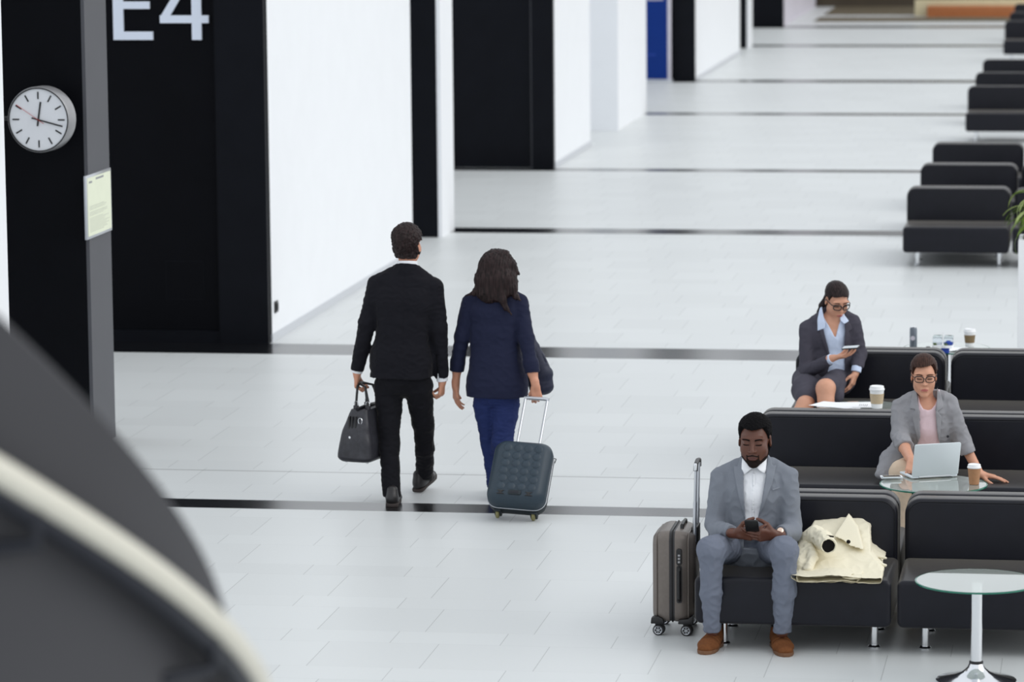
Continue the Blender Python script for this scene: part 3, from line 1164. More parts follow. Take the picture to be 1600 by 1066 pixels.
def hand(S, wrist, d, n_, thumb, curl=(.3, .3, .35, .4), spread=.05, tcurl=.3, tout=.6, s=1.0, k=.0035, tl=1.0, flatten=True):
    """wrist point, pointing direction d, palm normal n_ (way the palm faces), thumb: side vector of the thumb"""
    d = A3(d)
    d /= np.linalg.norm(d)
    n_ = A3(n_)
    n_ -= d * float(n_ @ d)
    n_ /= np.linalg.norm(n_)
    t = np.cross(d, n_)
    if float(t @ A3(thumb)) < 0:
        t = -t
    w = A3(wrist)
    offs = (.030, .0105, -.0095, -.0275)
    klen = (.088, .092, .087, .079)
    segs = ((.042, .026, .021), (.046, .030, .022), (.042, .028, .021), (.033, .021, .018))
    rad = (.0092, .0094, .0090, .0080)
    S.cap(w - d * .03 * s, w + d * .012 * s, .026 * s, .024 * s, .012)
    for i in range(4):
        kn = w + (d * klen[i] + t * offs[i]) * s
        S.cap(w + (d * .014 + t * offs[i] * .55) * s, kn, .0135 * s, .0115 * s, .014)
        a = 0.
        p = kn
        side = t * (1.5 - i) * spread
        for j, L in enumerate(segs[i]):
            a += curl[i] * (1.0, 1.15, .7)[j]
            dr = d * math.cos(a) + n_ * math.sin(a) + side * (1 if j == 0 else .6)
            dr /= np.linalg.norm(dr)
            q = p + dr * L * s
            r0_ = rad[i] * s * (1 - .09 * j)
            S.cap(p, q, r0_, r0_ * .91, k)
            p = q
    b = w + (d * .022 + t * .020 + n_ * .006) * s
    d1 = d * .62 + t * tout + n_ * .35
    d1 /= np.linalg.norm(d1)
    p1 = b + d1 * .046 * s * tl
    d2 = d * (.85) + t * (tout * .35) + n_ * (.25 + tcurl)
    d2 /= np.linalg.norm(d2)
    p2 = p1 + d2 * .034 * s * tl
    d3 = d * .85 + t * (-.1) + n_ * (.2 + tcurl * 1.4)
    d3 /= np.linalg.norm(d3)
    p3 = p2 + d3 * .027 * s * tl
    S.cap(b, p1, .0150 * s, .0118 * s, .012)
    S.cap(p1, p2, .0110 * s, .0100 * s, .004)
    S.cap(p2, p3, .0100 * s, .0085 * s, .003)
    return {'tip': p3, 'palm': w + (d * .05 + n_ * .02) * s}


def shoe(S, heel, toe, w=.047, h=.085, k=.02):
    """S gets the upper of a shoe from heel to toe (ground points)"""
    h0, t0 = A3(heel), A3(toe)
    ax = (t0 - h0)
    L = np.linalg.norm(ax)
    ax /= L
    sd = np.cross(ax, (0, 0, 1.))
    sd /= np.linalg.norm(sd)
    upv = np.cross(sd, ax)
    S.loft([(h0 + ax * .035 + upv * h * .55, w * .72, h * .5), (h0 + ax * L * .35 + upv * h * .48, w * .82, h * .46), (h0 + ax * L * .66 + upv * h * .36, w * 1.0, h * .36), (h0 + ax * (L - .035) + upv * h * .30, w * .80, h * .28)], side=sd, k=k)
    S.plane(h0 + upv * .008, -upv)
    return ax, sd, upv, L


def sole_mesh(name, heel, toe, w, th, m, parent):
    h0, t0 = Vector(heel), Vector(toe)
    ax = (t0 - h0)
    L = ax.length
    ax.normalize()
    sd = ax.cross(Vector((0, 0, 1))).normalized()
    upv = sd.cross(ax)
    pts = []
    prof = [(0, .45), (.03, .72), (.12, .84), (.35, .82), (.62, 1.0), (.8, .98), (.93, .70), (1.0, .3)]
    out = [(u * L, w * f) for u, f in prof] + [(u * L, -w * f) for u, f in prof[::-1]]
    off = Vector(parent.location)
    mt = Matrix(((ax.x, sd.x, upv.x, h0.x - off.x), (ax.y, sd.y, upv.y, h0.y - off.y), (ax.z, sd.z, upv.z, h0.z - off.z), (0, 0, 0, 1)))
    return fin(name, prism(out, 0, th, 'Z', .003, mtx=mt), m, parent)


def wire_children(parent, name, pts, r, m, closed=False, seg=8):
    off = Vector(parent.location)
    return fin(name, tube([Vector(p) - off for p in pts], r, seg, closed=closed), m, parent)


def glasses(parent, H, m, w=1.0):
    t = bpy.data.objects.new('glasses', None)
    P = H.P
    off = np.array(parent.location)
    fr = None
    for sg in (-1, 1):
        pts = []
        for i in range(24):
            a = i / 24 * 2 * math.pi
            ex = math.copysign(abs(math.cos(a)) ** .7, math.cos(a))
            ez = math.copysign(abs(math.sin(a)) ** .7, math.sin(a))
            x = sg * .034 + .027 * ex
            pts.append(P(x, .116 - 4.5 * x * x, .002 + .0195 * ez) - off)
        fr = tube(pts, .0024 * w, 6, bm=fr, closed=True)
        top = [p for i, p in enumerate(pts) if 1 <= i <= 11]
        fr = tube(top, .0032 * w, 6, bm=fr)
        fr = tube([P(sg * .060, .099, .012) - off, P(sg * .072, .080, .013) - off, P(sg * .080, .0, .010) - off, P(sg * .078, -.02, -.01) - off], .0022 * w, 6, bm=fr)
    fr = tube([P(-.009, .116, .006) - off, P(0, .119, .008) - off, P(.009, .116, .006) - off], .0022, 6, bm=fr)
    f = fin('glasses', fr, m, parent)
    for sg in (-1, 1):
        own = bmesh.new()
        vs = []
        for i in range(24):
            a = i / 24 * 2 * math.pi
            ex = math.copysign(abs(math.cos(a)) ** .7, math.cos(a))
            ez = math.copysign(abs(math.sin(a)) ** .7, math.sin(a))
            x = sg * .034 + .027 * ex
            vs.append(own.verts.new(P(x, .116 - 4.5 * x * x, .002 + .0195 * ez) - off))
        own.faces.new(vs)
        r = bmesh.ops.extrude_face_region(own, geom=list(own.faces))
        for e in r['geom']:
            if isinstance(e, bmesh.types.BMVert):
                e.co -= Vector(H.R[:, 1]) * .0012
        fin('lens', own, M['lens'], f, False)
    return f


def merged(St, Sa, vox, pad=.03):
    a0, a1 = St.bounds()
    b0, b1 = Sa.bounds()
    return Grid(np.minimum(a0, b0) - pad, np.maximum(a1, b1) + pad, vox)


def add_arms(g, Sa, k=.022):
    a = g.like(np.full(g.n, .25, F32))
    Sa.into(a)
    g.D = smin(g.D, a.D, k).astype(F32)
M['skin_dark'] = mat('dark brown skin', (92, 55, 41), .42, spec=.45, var=.06, scale=30)
M['skin_light'] = mat('light skin', (208, 154, 127), .45, spec=.4, var=.04, scale=30)
M['skin_tan'] = mat('tan skin', (198, 142, 116), .45, spec=.4, var=.05, scale=30)
M['lips_dark'] = mat('dark lips', (84, 48, 42), .45, var=.05)
M['lips_rose'] = mat('rose lips', (184, 108, 100), .45, var=.05)
M['beard'] = mat('short black beard', (30, 21, 18), .8, spec=.15, var=.3, scale=200)
M['hair_black'] = mat('black hair', (9, 8, 10), .8, spec=.12, var=.3, scale=200)
M['hair_dark'] = mat('dark brown hair', (37, 26, 26), .5, spec=.2, var=.75, scale=60, stretch=(1.7, 1.7, .13))
M['hair_brown'] = mat('chestnut hair', (56, 35, 28), .55, spec=.2, var=.5, scale=60, stretch=(2, 1, .6))
M['eye_white'] = mat('eye white', (220, 216, 212), .3, var=.02)
M['iris'] = mat('dark iris', (44, 30, 24), .25, var=.1)
M['suit_black'] = mat('black suit wool', (22, 22, 28), .85, spec=.15, var=.16, scale=500, sheen=.1)
M['trouser_black'] = mat('black trouser wool', (20, 20, 25), .85, spec=.15, var=.16, scale=500, sheen=.1)
M['suit_grey'] = mat('grey suit wool', (122, 127, 136), .85, spec=.2, var=.10, scale=600)
M['trouser_grey'] = mat('grey trouser wool', (110, 116, 130), .85, spec=.2, var=.10, scale=600)
M['lapel_grey'] = mat('grey lapel wool', (126, 131, 140), .85, spec=.2, var=.10, scale=600)
M['navy'] = mat('navy crepe', (24, 29, 54), .8, spec=.25, var=.12, scale=400, sheen=.1)
M['navy_trouser'] = mat('blue trouser cloth', (32, 45, 92), .8, spec=.25, var=.12, scale=400)
M['navy_bag'] = mat('navy leather', (26, 31, 54), .5, spec=.4, var=.12, scale=60)
M['white_shirt'] = mat('white shirt cotton', (236, 238, 242), .75, spec=.2, var=.02, scale=200)
M['blue_shirt'] = mat('pale blue shirt', (204, 217, 240), .75, spec=.2, var=.03, scale=200)
M['pink_top'] = mat('pale pink top', (224, 200, 206), .8, spec=.2, var=.03, scale=200)
M['blazer_grey'] = mat('light grey tweed', (146, 146, 150), .9, spec=.15, var=.16, scale=700)
M['blazer_dark'] = mat('charcoal suiting', (72, 70, 80), .85, spec=.2, var=.12, scale=600)
M['skirt'] = mat('charcoal skirt', (76, 74, 84), .85, spec=.2, var=.12, scale=600)
M['beige'] = mat('beige trouser cotton', (206, 186, 164), .85, spec=.15, var=.05, scale=300)
M['suede'] = mat('tan suede', (112, 70, 42), .9, spec=.15, var=.14, scale=90)
M['suede_sole'] = mat('brown sole', (112, 78, 54), .8, var=.1)
M['shoe_black'] = mat('black shoe leather', (30, 28, 30), .35, var=.1)
M['shoe_sole'] = mat('dark brown sole', (58, 50, 48), .7, var=.1)
M['spec_frame'] = mat('black spectacle frame', (20, 18, 20), .3, var=.1)
M['button'] = mat('dark button', (40, 40, 46), .4, var=.1)
M['rose_gold'] = mat('pale watch metal', (220, 196, 180), .2, metal=.8, var=.02)
# ------------------------------------------------------------------ the man walking away
YM = 23.95
ROOT_M = (-4.53, 24.0, 0)
pm = empty('person', ROOT_M, 'man in a black suit walking away with a black holdall in his left hand', 'person')
# trousers
S = Sculpt()
S.ell((-4.534, 23.980, 0.821), (.172, .125, .10), .03)
S.cap((-4.575, 23.970, 0.776), (-4.491, 24.020, 0.770), .098, .098, .03)
S.chain([(-4.631, 24.000, 0.750), (-4.627, 23.960, 0.521), (-4.623, 23.930, 0.357), (-4.593, 23.840, 0.070)], [.100, .074, .064, .059], .02)
S.chain([(-4.437, 24.000, 0.752), (-4.429, 24.100, 0.502), (-4.435, 24.190, 0.318), (-4.469, 24.340, 0.096)], [.096, .070, .062, .056], .02)
S.plane((-4.593, 23.840, 0.054), (0, 0, -1), (-4.724, 23.600, -0.007), (-4.523, 24.100, 0.077))
S.plane((-4.469, 24.340, 0.075), (0, -.25, -1), (-4.555, 24.220, -0.009), (-4.356, 24.600, 0.101))
g = S.grid(.005)
to_mesh('trousers', g, M['trouser_black'], pm, fold=folds(.006, 10, 10, 17, .007))
# jacket
S = Sculpt()
S.loft([((-4.545, 23.970, 0.772), .206, .142), ((-4.539, 23.970, 0.940), .196, .138), ((-4.520, 23.950, 1.160), .162, .112), ((-4.513, 23.950, 1.318), .194, .112), ((-4.512, 23.950, 1.414), .194, .088)], k=.03, pw=2.6)
S.loft([((-4.507, 23.950, 1.460), .130, .066), ((-4.499, 23.955, 1.517), .080, .072), ((-4.495, 23.960, 1.554), .073, .072)], k=.02)
S.cap((-4.705, 23.950, 1.445), (-4.591, 23.950, 1.496), .034, .042, .018)
S.cap((-4.315, 23.950, 1.432), (-4.423, 23.950, 1.494), .034, .042, .018)
S.plane((-4.541, 23.950, 0.821), (0, 0, -1))
S.plane((-4.495, 23.960, 1.544), (.0, .35, 1))
Sa = Sculpt()
Sa.chain([(-4.697, 23.950, 1.416), (-4.760, 23.930, 1.172), (-4.838, 23.980, 0.850)], [.060, .053, .042], .022)
Sa.chain([(-4.315, 23.950, 1.403), (-4.289, 23.950, 1.146), (-4.284, 24.020, 0.802)], [.058, .053, .042], .022)
Sa.plane((-4.837, 23.980, 0.855), (-.2, .05, -1), (-4.900, 23.800, 0.708), (-4.787, 24.200, 0.879))
Sa.plane((-4.284, 24.020, 0.810), (.08, .1, -1), (-4.334, 23.800, 0.675), (-4.244, 24.250, 0.841))
g = merged(S, Sa, .0042)
S.into(g)
add_arms(g, Sa, .03)
Dj = g.D
# centre vent seam and shoulder seams as shallow grooves
xs, zs = (-4.502, 23.800, 0.964)[0], (-4.502, 23.800, 0.964)[2]
vent = np.maximum(np.maximum(np.abs(g.X - (-4.307, 23.800, 0.904)[0]) - .004, g.Z - (-4.306, 23.800, 0.966)[2]), g.Y - 24.0)
D2 = np.maximum(Dj, -np.maximum(vent, -(Dj + .010)))
back = np.maximum(np.maximum(np.abs(g.X - xs) - .0022, g.Y - 23.95), -(Dj + .0025))
D2 = np.maximum(D2, -back)
jk = to_mesh('jacket', g, M['suit_black'], pm, D2, fold=folds(.006, 9, 9, 13, .008, 4.))
# shirt collar and cuffs
S = Sculpt()
S.loft([((-4.496, 23.960, 1.529), .068, .067), ((-4.492, 23.965, 1.591), .064, .064)], k=.005)
S.plane((-4.495, 23.960, 1.575), (.0, .15, 1))
g = S.grid(.004)
sh = to_mesh('shirt_collar', g, M['white_shirt'], pm)
for a, b, c, nrm in (((-4.832, 23.975, 0.885), (-4.841, 23.985, 0.841), (-4.841, 23.985, 0.839), (-.2, .05, -1)), ((-4.285, 24.015, 0.832), (-4.284, 24.020, 0.789), (-4.284, 24.020, 0.787), (.08, .1, -1))):
    S = Sculpt()
    S.cap(a, b, .036, .037, .0)
    S.plane(c, nrm)
    to_mesh('shirt_cuff', S.grid(.004), M['white_shirt'], pm)
# body: head, neck, hands
S = Sculpt()
HM = Head((-4.494, 23.970, 1.677), frame_from((.24, 1, -.02)), 1.02)
HM.build(S)
S.cap((-4.494, 23.970, 1.628), (-4.504, 23.970, 1.490), .052, .054, .02)
S.loft([((-4.512, 23.970, 1.416), .12, .055), ((-4.520, 23.950, 1.110), .12, .08), ((-4.531, 23.970, 0.890), .13, .075)], k=.03)
S.chain([(-4.507, 23.970, 1.432), (-4.680, 23.950, 1.408), (-4.766, 23.940, 1.150), (-4.839, 23.985, 0.841)], [.035, .035, .034, .027], .02)
S.chain([(-4.507, 23.970, 1.432), (-4.332, 23.950, 1.395), (-4.285, 23.950, 1.133), (-4.284, 24.020, 0.794)], [.035, .035, .034, .027], .02)
S.chain([(-4.615, 24.000, 0.716), (-4.618, 23.930, 0.399), (-4.597, 23.860, 0.050)], [.07, .045, .035], .02)
S.chain([(-4.446, 24.000, 0.719), (-4.429, 24.160, 0.365), (-4.481, 24.360, 0.067)], [.07, .045, .035], .02)
hand(S, (-4.839, 23.985, 0.833), (-.08, .05, -1), (1, .1, 0), (.1, 1, 0), (1.05, 1.05, 1.05, 1.0), .02, .7, .4)
hand(S, (-4.284, 24.020, 0.785), (-.12, .12, -1), (-1, .25, -.1), (-.2, 1, 0), (.75, .85, .95, 1.0), .03, .6, .5)
g = S.grid(.0036)
Dh = g.D.copy()
body_m = to_mesh('body', g, M['skin_tan'], pm)
x, y, z = HM.local(g)
side = np.where(y < -.02, -.080 - z, np.where(y < .035, -.080 - z + (y + .02) * 3.2, .062 - z))
thk = .016 + .010 * np.clip((z - .02) / .06, 0, 1)
hd = np.maximum(np.maximum(Dh - thk, side), -Dh - .006)
loc = (np.abs(x) < .14) & (np.abs(y) < .15) & (z > -.12)
hd = np.where(loc, hd, .05)
ear = np.sqrt(((np.abs(x) - .086) / .026) ** 2 + ((y + .002) / .030) ** 2 + ((z + .002) / .040) ** 2) - 1
hd = np.maximum(hd, -ear * .02)


def hairnoise(p):
    q = p * 62
    return .0065 * noise.noise(q) + .0035 * noise.noise(q * 2.1) + .002 * noise.noise(q * 4.3)


to_mesh('hair', g, M['hair_dark'], pm, hd.astype(F32), fold=hairnoise)
del g, Dh, hd
# shoes
for heel, toe in ((((-4.575, 23.745, 0.029)[0], 23.745, 0), ((-4.575, 23.745, 0.029)[0] - .035, 24.03, 0)), (((-4.507, 24.330, 0.011)[0], 24.27, .005), ((-4.434, 24.530, 0.120)[0], 24.50, .085))):
    S = Sculpt()
    ax, sd, upv, L = shoe(S, heel, toe, .049, .092)
    S.cap(A3(heel) + ax * .055 + upv * .05, A3(heel) + ax * .06 + upv * .10, .040, .036, .02)
    s_ = to_mesh('shoe', S.grid(.004), M['shoe_black'], pm)
    sole_mesh('sole', heel, toe, .050, .022, M['shoe_sole'], pm).parent = s_

# the black holdall he carries
t = empty('holdall_bag', (-4.94, 24.02, 0), 'black leather holdall hanging from the hand of the man in black', 'bag', rz=-.26)
BZ, BT = (-4.813, 23.860, 0.277)[2], (-4.796, 23.860, 0.617)[2]
bx0, bx1 = (-4.944, 23.860, 0.300)[0], (-4.695, 23.860, 0.305)[0]
tx0, tx1 = (-4.855, 23.860, 0.616)[0], (-4.737, 23.860, 0.618)[0]
own = bmesh.new()
hgt = BT - BZ
rows = []
NZ = 24
ctr = (bx0 + bx1) / 2
for i in range(NZ + 1):
    u = i / NZ
    e = u ** 1.25
    x0, x1 = bx0 + (tx0 - bx0) * e, bx1 + (tx1 - bx1) * e
    yh = .185 - .05 * u ** 2
    ib = .022 * max(0, 1 - u / .09) ** 2
    x0, x1, yh = x0 + ib, x1 - ib, yh - ib
    ring = []
    for (xx, zz) in rrect(x0, -yh, x1, yh, .045 * (1 - .5 * u), 4):
        ring.append(own.verts.new((xx + 4.97, zz, BZ + hgt * u)))
    rows.append(ring)
for A_, B_ in zip(rows, rows[1:]):
    for k in range(len(A_)):
        j = (k + 1) % len(A_)
        own.faces.new((A_[k], A_[j], B_[j], B_[k]))
own.faces.new(rows[0][::-1])
own.faces.new(rows[-1])
bmesh.ops.recalc_face_normals(own, faces=own.faces)
bmesh.ops.subdivide_edges(own, edges=list(own.edges), cuts=1, use_grid_fill=True)
for v in own.verts:
    nz_ = noise.noise(v.co * 13)
    v.co += Vector((v.co.x - (ctr + 4.97), v.co.y, 0)).normalized() * (.008 * nz_ + .012 * math.sin(math.pi * min(1, max(0, (v.co.z - BZ) / hgt))))
M['bag_black'] = mat('black grained leather', (46, 46, 52), .42, spec=.5, var=.25, scale=40, bump=.3, bscale=120)
fin('bag_body', own, M['bag_black'], t, True, 55)
cx_ = (tx0 + tx1) / 2 + 4.97
fin('zip_top', tube([(cx_, -.15, BT + .005), (cx_, 0, BT + .012), (cx_, .14, BT + .005)], .012, 8), M['piping'], t)
for sg in (-1, 1):
    hx = cx_ + sg * .042
    hp = (-4.833, 23.985, 0.778)
    top = Vector((hp[0] + 4.97 + sg * .006, hp[1] - 24.02 - .02, hp[2]))
    pts = [Vector((hx, -.085, BT - .035)), Vector((hx, -.075, BT + .05)), Vector((hx * .6 + top.x * .4, -.055, BT + .14)), Vector((top.x, -.03, top.z - .01)), Vector((top.x, .0, top.z)), Vector((top.x, .03, top.z - .01)), Vector((hx * .6 + top.x * .4, .055, BT + .14)), Vector((hx, .075, BT + .05)), Vector((hx, .085, BT - .035))]
    fin('handle', tube(pts, .0085, 8), M['black_plastic'], t)
    for yy_ in (-.08, .08):
        fin('ring', tube([(hx + .014 * math.cos(a), yy_, BT + .03 + .018 * math.sin(a)) for a in [i * math.pi / 6 for i in range(12)]], .0028, 6, closed=True), M['chrome'], t)
        fin('tab', box_bm((hx - .016, yy_ - .012, BT - .06), (hx + .016, yy_ + .012, BT + .02), .004), M['bag_black'], t)
fy = -.18
fin('stud', lathe([(0, 0), (.008, 0), (.008, .006), (0, .008)], 16, mtx=Matrix.Translation(((-4.834, 23.850, 0.442)[0] + 4.97, fy - .004, (-4.834, 23.850, 0.442)[2])) @ Matrix.Rotation(math.pi / 2, 4, 'X')), M['chrome'], t)
fin('hook_ring', tube([((-4.770, 23.850, 0.548)[0] + 4.97 + .014 * math.cos(a), -.162, (-4.770, 23.850, 0.548)[2] + .02 * math.sin(a)) for a in [i * math.pi / 6 for i in range(12)]], .003, 6, closed=True), M['chrome'], t)
for px_ in (551, 556, 562):
    q = (-4.850, 23.850, 0.526)
    xx = q[0] + 4.97 + (px_ - 550) / 241
    fin('strap', box_bm((xx - .006, -.172, q[2] - .055), (xx + .006, -.150, q[2] + .05), .003, mtx=Matrix.Identity(4)), M['black_plastic'], t)
for sx_ in (bx0 + .05, bx1 - .05):
    for sy in (-.12, .12):
        fin('base_foot', lathe([(.007, -.012), (.009, 0), (0, 0)], 12, mtx=Matrix.Translation((sx_ + 4.97, sy, BZ))), M['chrome'], t)

# ------------------------------------------------------------------ the woman walking away
ROOT_W = (-3.93, 24.1, 0)
pw = empty('person', ROOT_W, 'woman in a navy jacket and blue trousers walking away, pulling a wheeled suitcase', 'person')
S = Sculpt()
S.ell((-3.938, 24.080, 0.689), (.148, .12, .09), .03)
S.chain([(-4.014, 24.080, 0.629), (-3.994, 24.120, 0.379), (-3.963, 24.100, 0.121), (-3.949, 24.060, 0.044)], [.080, .058, .046, .046], .02)
S.chain([(-3.879, 24.080, 0.631), (-3.893, 24.020, 0.388), (-3.974, 24.220, 0.160), (-3.979, 24.300, 0.086)], [.092, .068, .050, .046], .02)
g = S.grid(.005)
to_mesh('trousers', g, M['navy_trouser'], pw, fold=folds(.005, 10, 10, 22, .007, 2.))
S = Sculpt()
S.loft([((-3.934, 24.080, 0.622), .205, .138), ((-3.933, 24.080, 0.765), .192, .135), ((-3.951, 24.080, 1.099), .150, .106), ((-3.945, 24.080, 1.237), .160, .102), ((-3.940, 24.080, 1.300), .158, .084)], k=.03, pw=2.4)
S.loft([((-3.940, 24.080, 1.333), .115, .070), ((-3.939, 24.080, 1.396), .058, .056)], k=.03)
S.cap((-4.091, 24.080, 1.323), (-4.011, 24.080, 1.357), .036, .048, .02)
S.cap((-3.773, 24.080, 1.318), (-3.864, 24.080, 1.355), .036, .048, .02)
S.plane((-3.921, 24.000, 0.687), (0, 0, -1))
Sa = Sculpt()
Sa.chain([(-4.108, 24.080, 1.290), (-4.159, 24.070, 1.077), (-4.201, 24.100, 0.859)], [.055, .048, .044], .02)
Sa.chain([(-3.777, 24.080, 1.285), (-3.735, 24.040, 1.074), (-3.690, 23.980, 0.866)], [.055, .050, .046], .02)
Sa.cap((-4.195, 24.095, 0.901), (-4.203, 24.100, 0.855), .050, .048, .008)
Sa.cap((-3.698, 23.990, 0.915), (-3.688, 23.980, 0.866), .052, .050, .008)
Sa.plane((-4.203, 24.100, 0.842), (-.1, 0, -1), (-4.268, 23.900, 0.745), (-4.146, 24.300, 0.856))
Sa.plane((-3.688, 23.980, 0.854), (.15, -.1, -1), (-3.756, 23.700, 0.761), (-3.623, 24.200, 0.869))
g = merged(S, Sa, .0045)
S.into(g)
add_arms(g, Sa, .02)
to_mesh('jacket', g, M['navy'], pw, fold=folds(.005, 9, 9, 12, .006, 7.))
S = Sculpt()
HW = Head((-3.937, 24.100, 1.514), frame_from((.22, 1, -.05)), .98, True)
HW.build(S)
S.cap((-3.935, 24.080, 1.475), (-3.940, 24.080, 1.325), .046, .055, .02)
S.loft([((-3.940, 24.080, 1.291), .10, .06), ((-3.951, 24.080, 1.057), .10, .07), ((-3.938, 24.080, 0.660), .12, .08)], k=.03)
S.chain([(-3.940, 24.080, 1.308), (-4.092, 24.080, 1.273), (-4.155, 24.070, 1.065), (-4.201, 24.100, 0.850), (-4.214, 24.120, 0.746)], [.05, .036, .032, .029, .024], .02)
S.chain([(-3.940, 24.080, 1.308), (-3.790, 24.080, 1.276), (-3.735, 24.040, 1.074), (-3.686, 23.980, 0.858), (-3.661, 23.950, 0.775)], [.05, .036, .032, .031, .025], .02)
S.chain([(-4.006, 24.080, 0.629), (-3.989, 24.120, 0.379), (-3.952, 24.080, 0.049)], [.06, .04, .032], .02)
S.chain([(-3.879, 24.080, 0.631), (-3.896, 24.040, 0.385), (-3.976, 24.280, 0.098)], [.06, .04, .032], .02)
hand(S, (-4.214, 24.120, 0.742), (.02, .1, -1), (.75, .55, 0), (-.6, .8, 0), (.35, .30, .32, .36), .05, .25, .5, .95)
hand(S, (-3.663, 23.950, 0.775), (.12, .0, -1), (-.2, 1, -.1), (-1, -.2, 0), (1.0, 1.02, 1.02, 1.0), .01, .7, .4, .95)
g = S.grid(.0036)
Dh = g.D.copy()
to_mesh('body', g, M['skin_tan'], pw)
x, y, z = HW.local(g)
# long hair
S = Sculpt()
S.ell(HW.P(0, -.012, .036), (.086, .106, .096), .02, 'u', HW.R)
S.loft([((-3.931, 24.060, 1.527), .118, .095), ((-3.931, 24.030, 1.447), .128, .080), ((-3.932, 24.010, 1.379), .112, .060), ((-3.919, 24.000, 1.351), .095, .035)], k=.03)
S.chain([(-3.833, 24.020, 1.483), (-3.814, 24.000, 1.402), (-3.792, 23.990, 1.346), (-3.758, 23.985, 1.322)], [.03, .026, .015, .005], .02)
S.chain([(-3.886, 23.985, 1.395), (-3.868, 23.968, 1.331), (-3.847, 23.965, 1.274), (-3.819, 23.970, 1.232)], [.026, .018, .011, .004], .02)
S.chain([(-3.903, 23.985, 1.383), (-3.888, 23.965, 1.323), (-3.859, 23.965, 1.265)], [.02, .012, .004], .02)
S.chain([(-3.876, 24.060, 1.602), (-3.829, 24.050, 1.550), (-3.779, 24.050, 1.488)], [.040, .024, .007], .03)
S.chain([(-3.858, 24.050, 1.529), (-3.819, 24.040, 1.481), (-3.795, 24.040, 1.439)], [.03, .014, .006], .02)
S.chain([(-3.822, 24.030, 1.473), (-3.800, 24.020, 1.425), (-3.796, 24.020, 1.392)], [.02, .008, .003], .02)
S.chain([(-4.020, 24.010, 1.416), (-4.067, 23.990, 1.368), (-4.126, 23.990, 1.346)], [.03, .012, .003], .02)
gh = S.grid(.0042)
fx_, fy_, fz_ = HW.local(gh)
face = np.maximum(np.abs(fx_) - .058, np.maximum(.045 - fy_, fz_ - .062))
dh2 = np.maximum(gh.D, -face)
top_z = (-3.928, 24.050, 1.649)[2]


def strands(p):
    a = math.atan2(p.x - (-3.92), p.y - 24.2)
    q = Vector((p.x * 95 + .9 * math.sin(p.z * 14), p.y * 60, p.z * 5))
    return .0060 * noise.noise(q) + .003 * noise.noise(q * 2.4)


to_mesh('hair', gh, M['hair_dark'], pw, dh2, fold=strands)
for heel, toe in ((((-3.939, 24.000, 0.042)[0], 24.0, 0), ((-3.939, 24.000, 0.042)[0], 24.25, 0)), (((-3.971, 24.300, 0.052)[0], 24.24, .09), ((-3.971, 24.300, 0.052)[0], 24.44, .0))):
    S = Sculpt()
    ax, sd, upv, L = shoe(S, heel, toe, .042, .08)
    S.cap(A3(heel) + ax * .05 + upv * .05, A3(heel) + ax * .05 + upv * .085, .036, .034, .02)
    s_ = to_mesh('shoe', S.grid(.0045), M['shoe_black'], pw)
    sole_mesh('sole', heel, toe, .042, .015, M['shoe_sole'], pw).parent = s_

# navy shoulder bag on her far side
t = empty('shoulder_bag', (-3.62, 24.22, .6), 'navy shoulder bag hanging at the right hip of the woman in navy', 'bag')
S = Sculpt()
S.loft([((-3.697, 24.220, 0.916), .055, .050), ((-3.677, 24.220, 0.811), .085, .060), ((-3.665, 24.220, 0.731), .082, .060)], k=.02)
S.loft([((-3.743, 24.200, 1.107), .02, .03), ((-3.716, 24.210, 0.980), .040, .04), ((-3.693, 24.220, 0.874), .062, .05)], k=.03)
g = S.grid(.0045)
to_mesh('bag_body', g, M['navy_bag'], t, fold=folds(.004, 12, 12, 12, .004, 3.))
off = Vector(t.location)
fin('strap', tube([Vector((-3.800, 24.040, 1.348)) - off, Vector((-3.777, 24.080, 1.356)) - off, Vector((-3.758, 24.120, 1.313)) - off, Vector((-3.742, 24.170, 1.194)) - off, Vector((-3.730, 24.200, 1.086)) - off], .012, 8, flat=(1, .4)), M['navy_bag'], t)
fin('flap', tube([Vector((-3.660, 24.200, 0.948)) - off, Vector((-3.639, 24.200, 0.911)) - off, Vector((-3.631, 24.200, 0.890)) - off], .011, 8), M['navy_bag'], t)

# ------------------------------------------------------------------ her wheeled suitcase, tilted and pulled
WHL = Vector((-3.710, 23.355, 0.000))
t = empty('wheeled_suitcase', WHL, 'dark teal hard shell suitcase with round bumps, tilted and pulled by the woman in navy', 'suitcase')
GRIP = Vector((-3.651, 23.930, 0.689))
vx = Vector((1, 0.02, 0)).normalized()
vz = (GRIP - WHL)
LEN = vz.length
vz.normalize()
vx = (vx - vz * vx.dot(vz)).normalized()
vy = vz.cross(vx)                     # towards the woman, away from the viewer and down
TM = Matrix(((vx.x, vy.x, vz.x, 0), (vx.y, vy.y, vz.y, 0), (vx.z, vy.z, vz.z, 0), (0, 0, 0, 1)))
M['teal'] = mat('dark teal shell', (36, 52, 64), .45, spec=.45, var=.05, scale=80, bump=.12, bscale=700)
M['teal_dark'] = mat('teal black shell', (26, 36, 42), .5, spec=.4, var=.06, scale=80)
CW, CZ0, CZ1 = .188, .050, .508
DY0, DYM, DY1 = -.175, -.062, .045


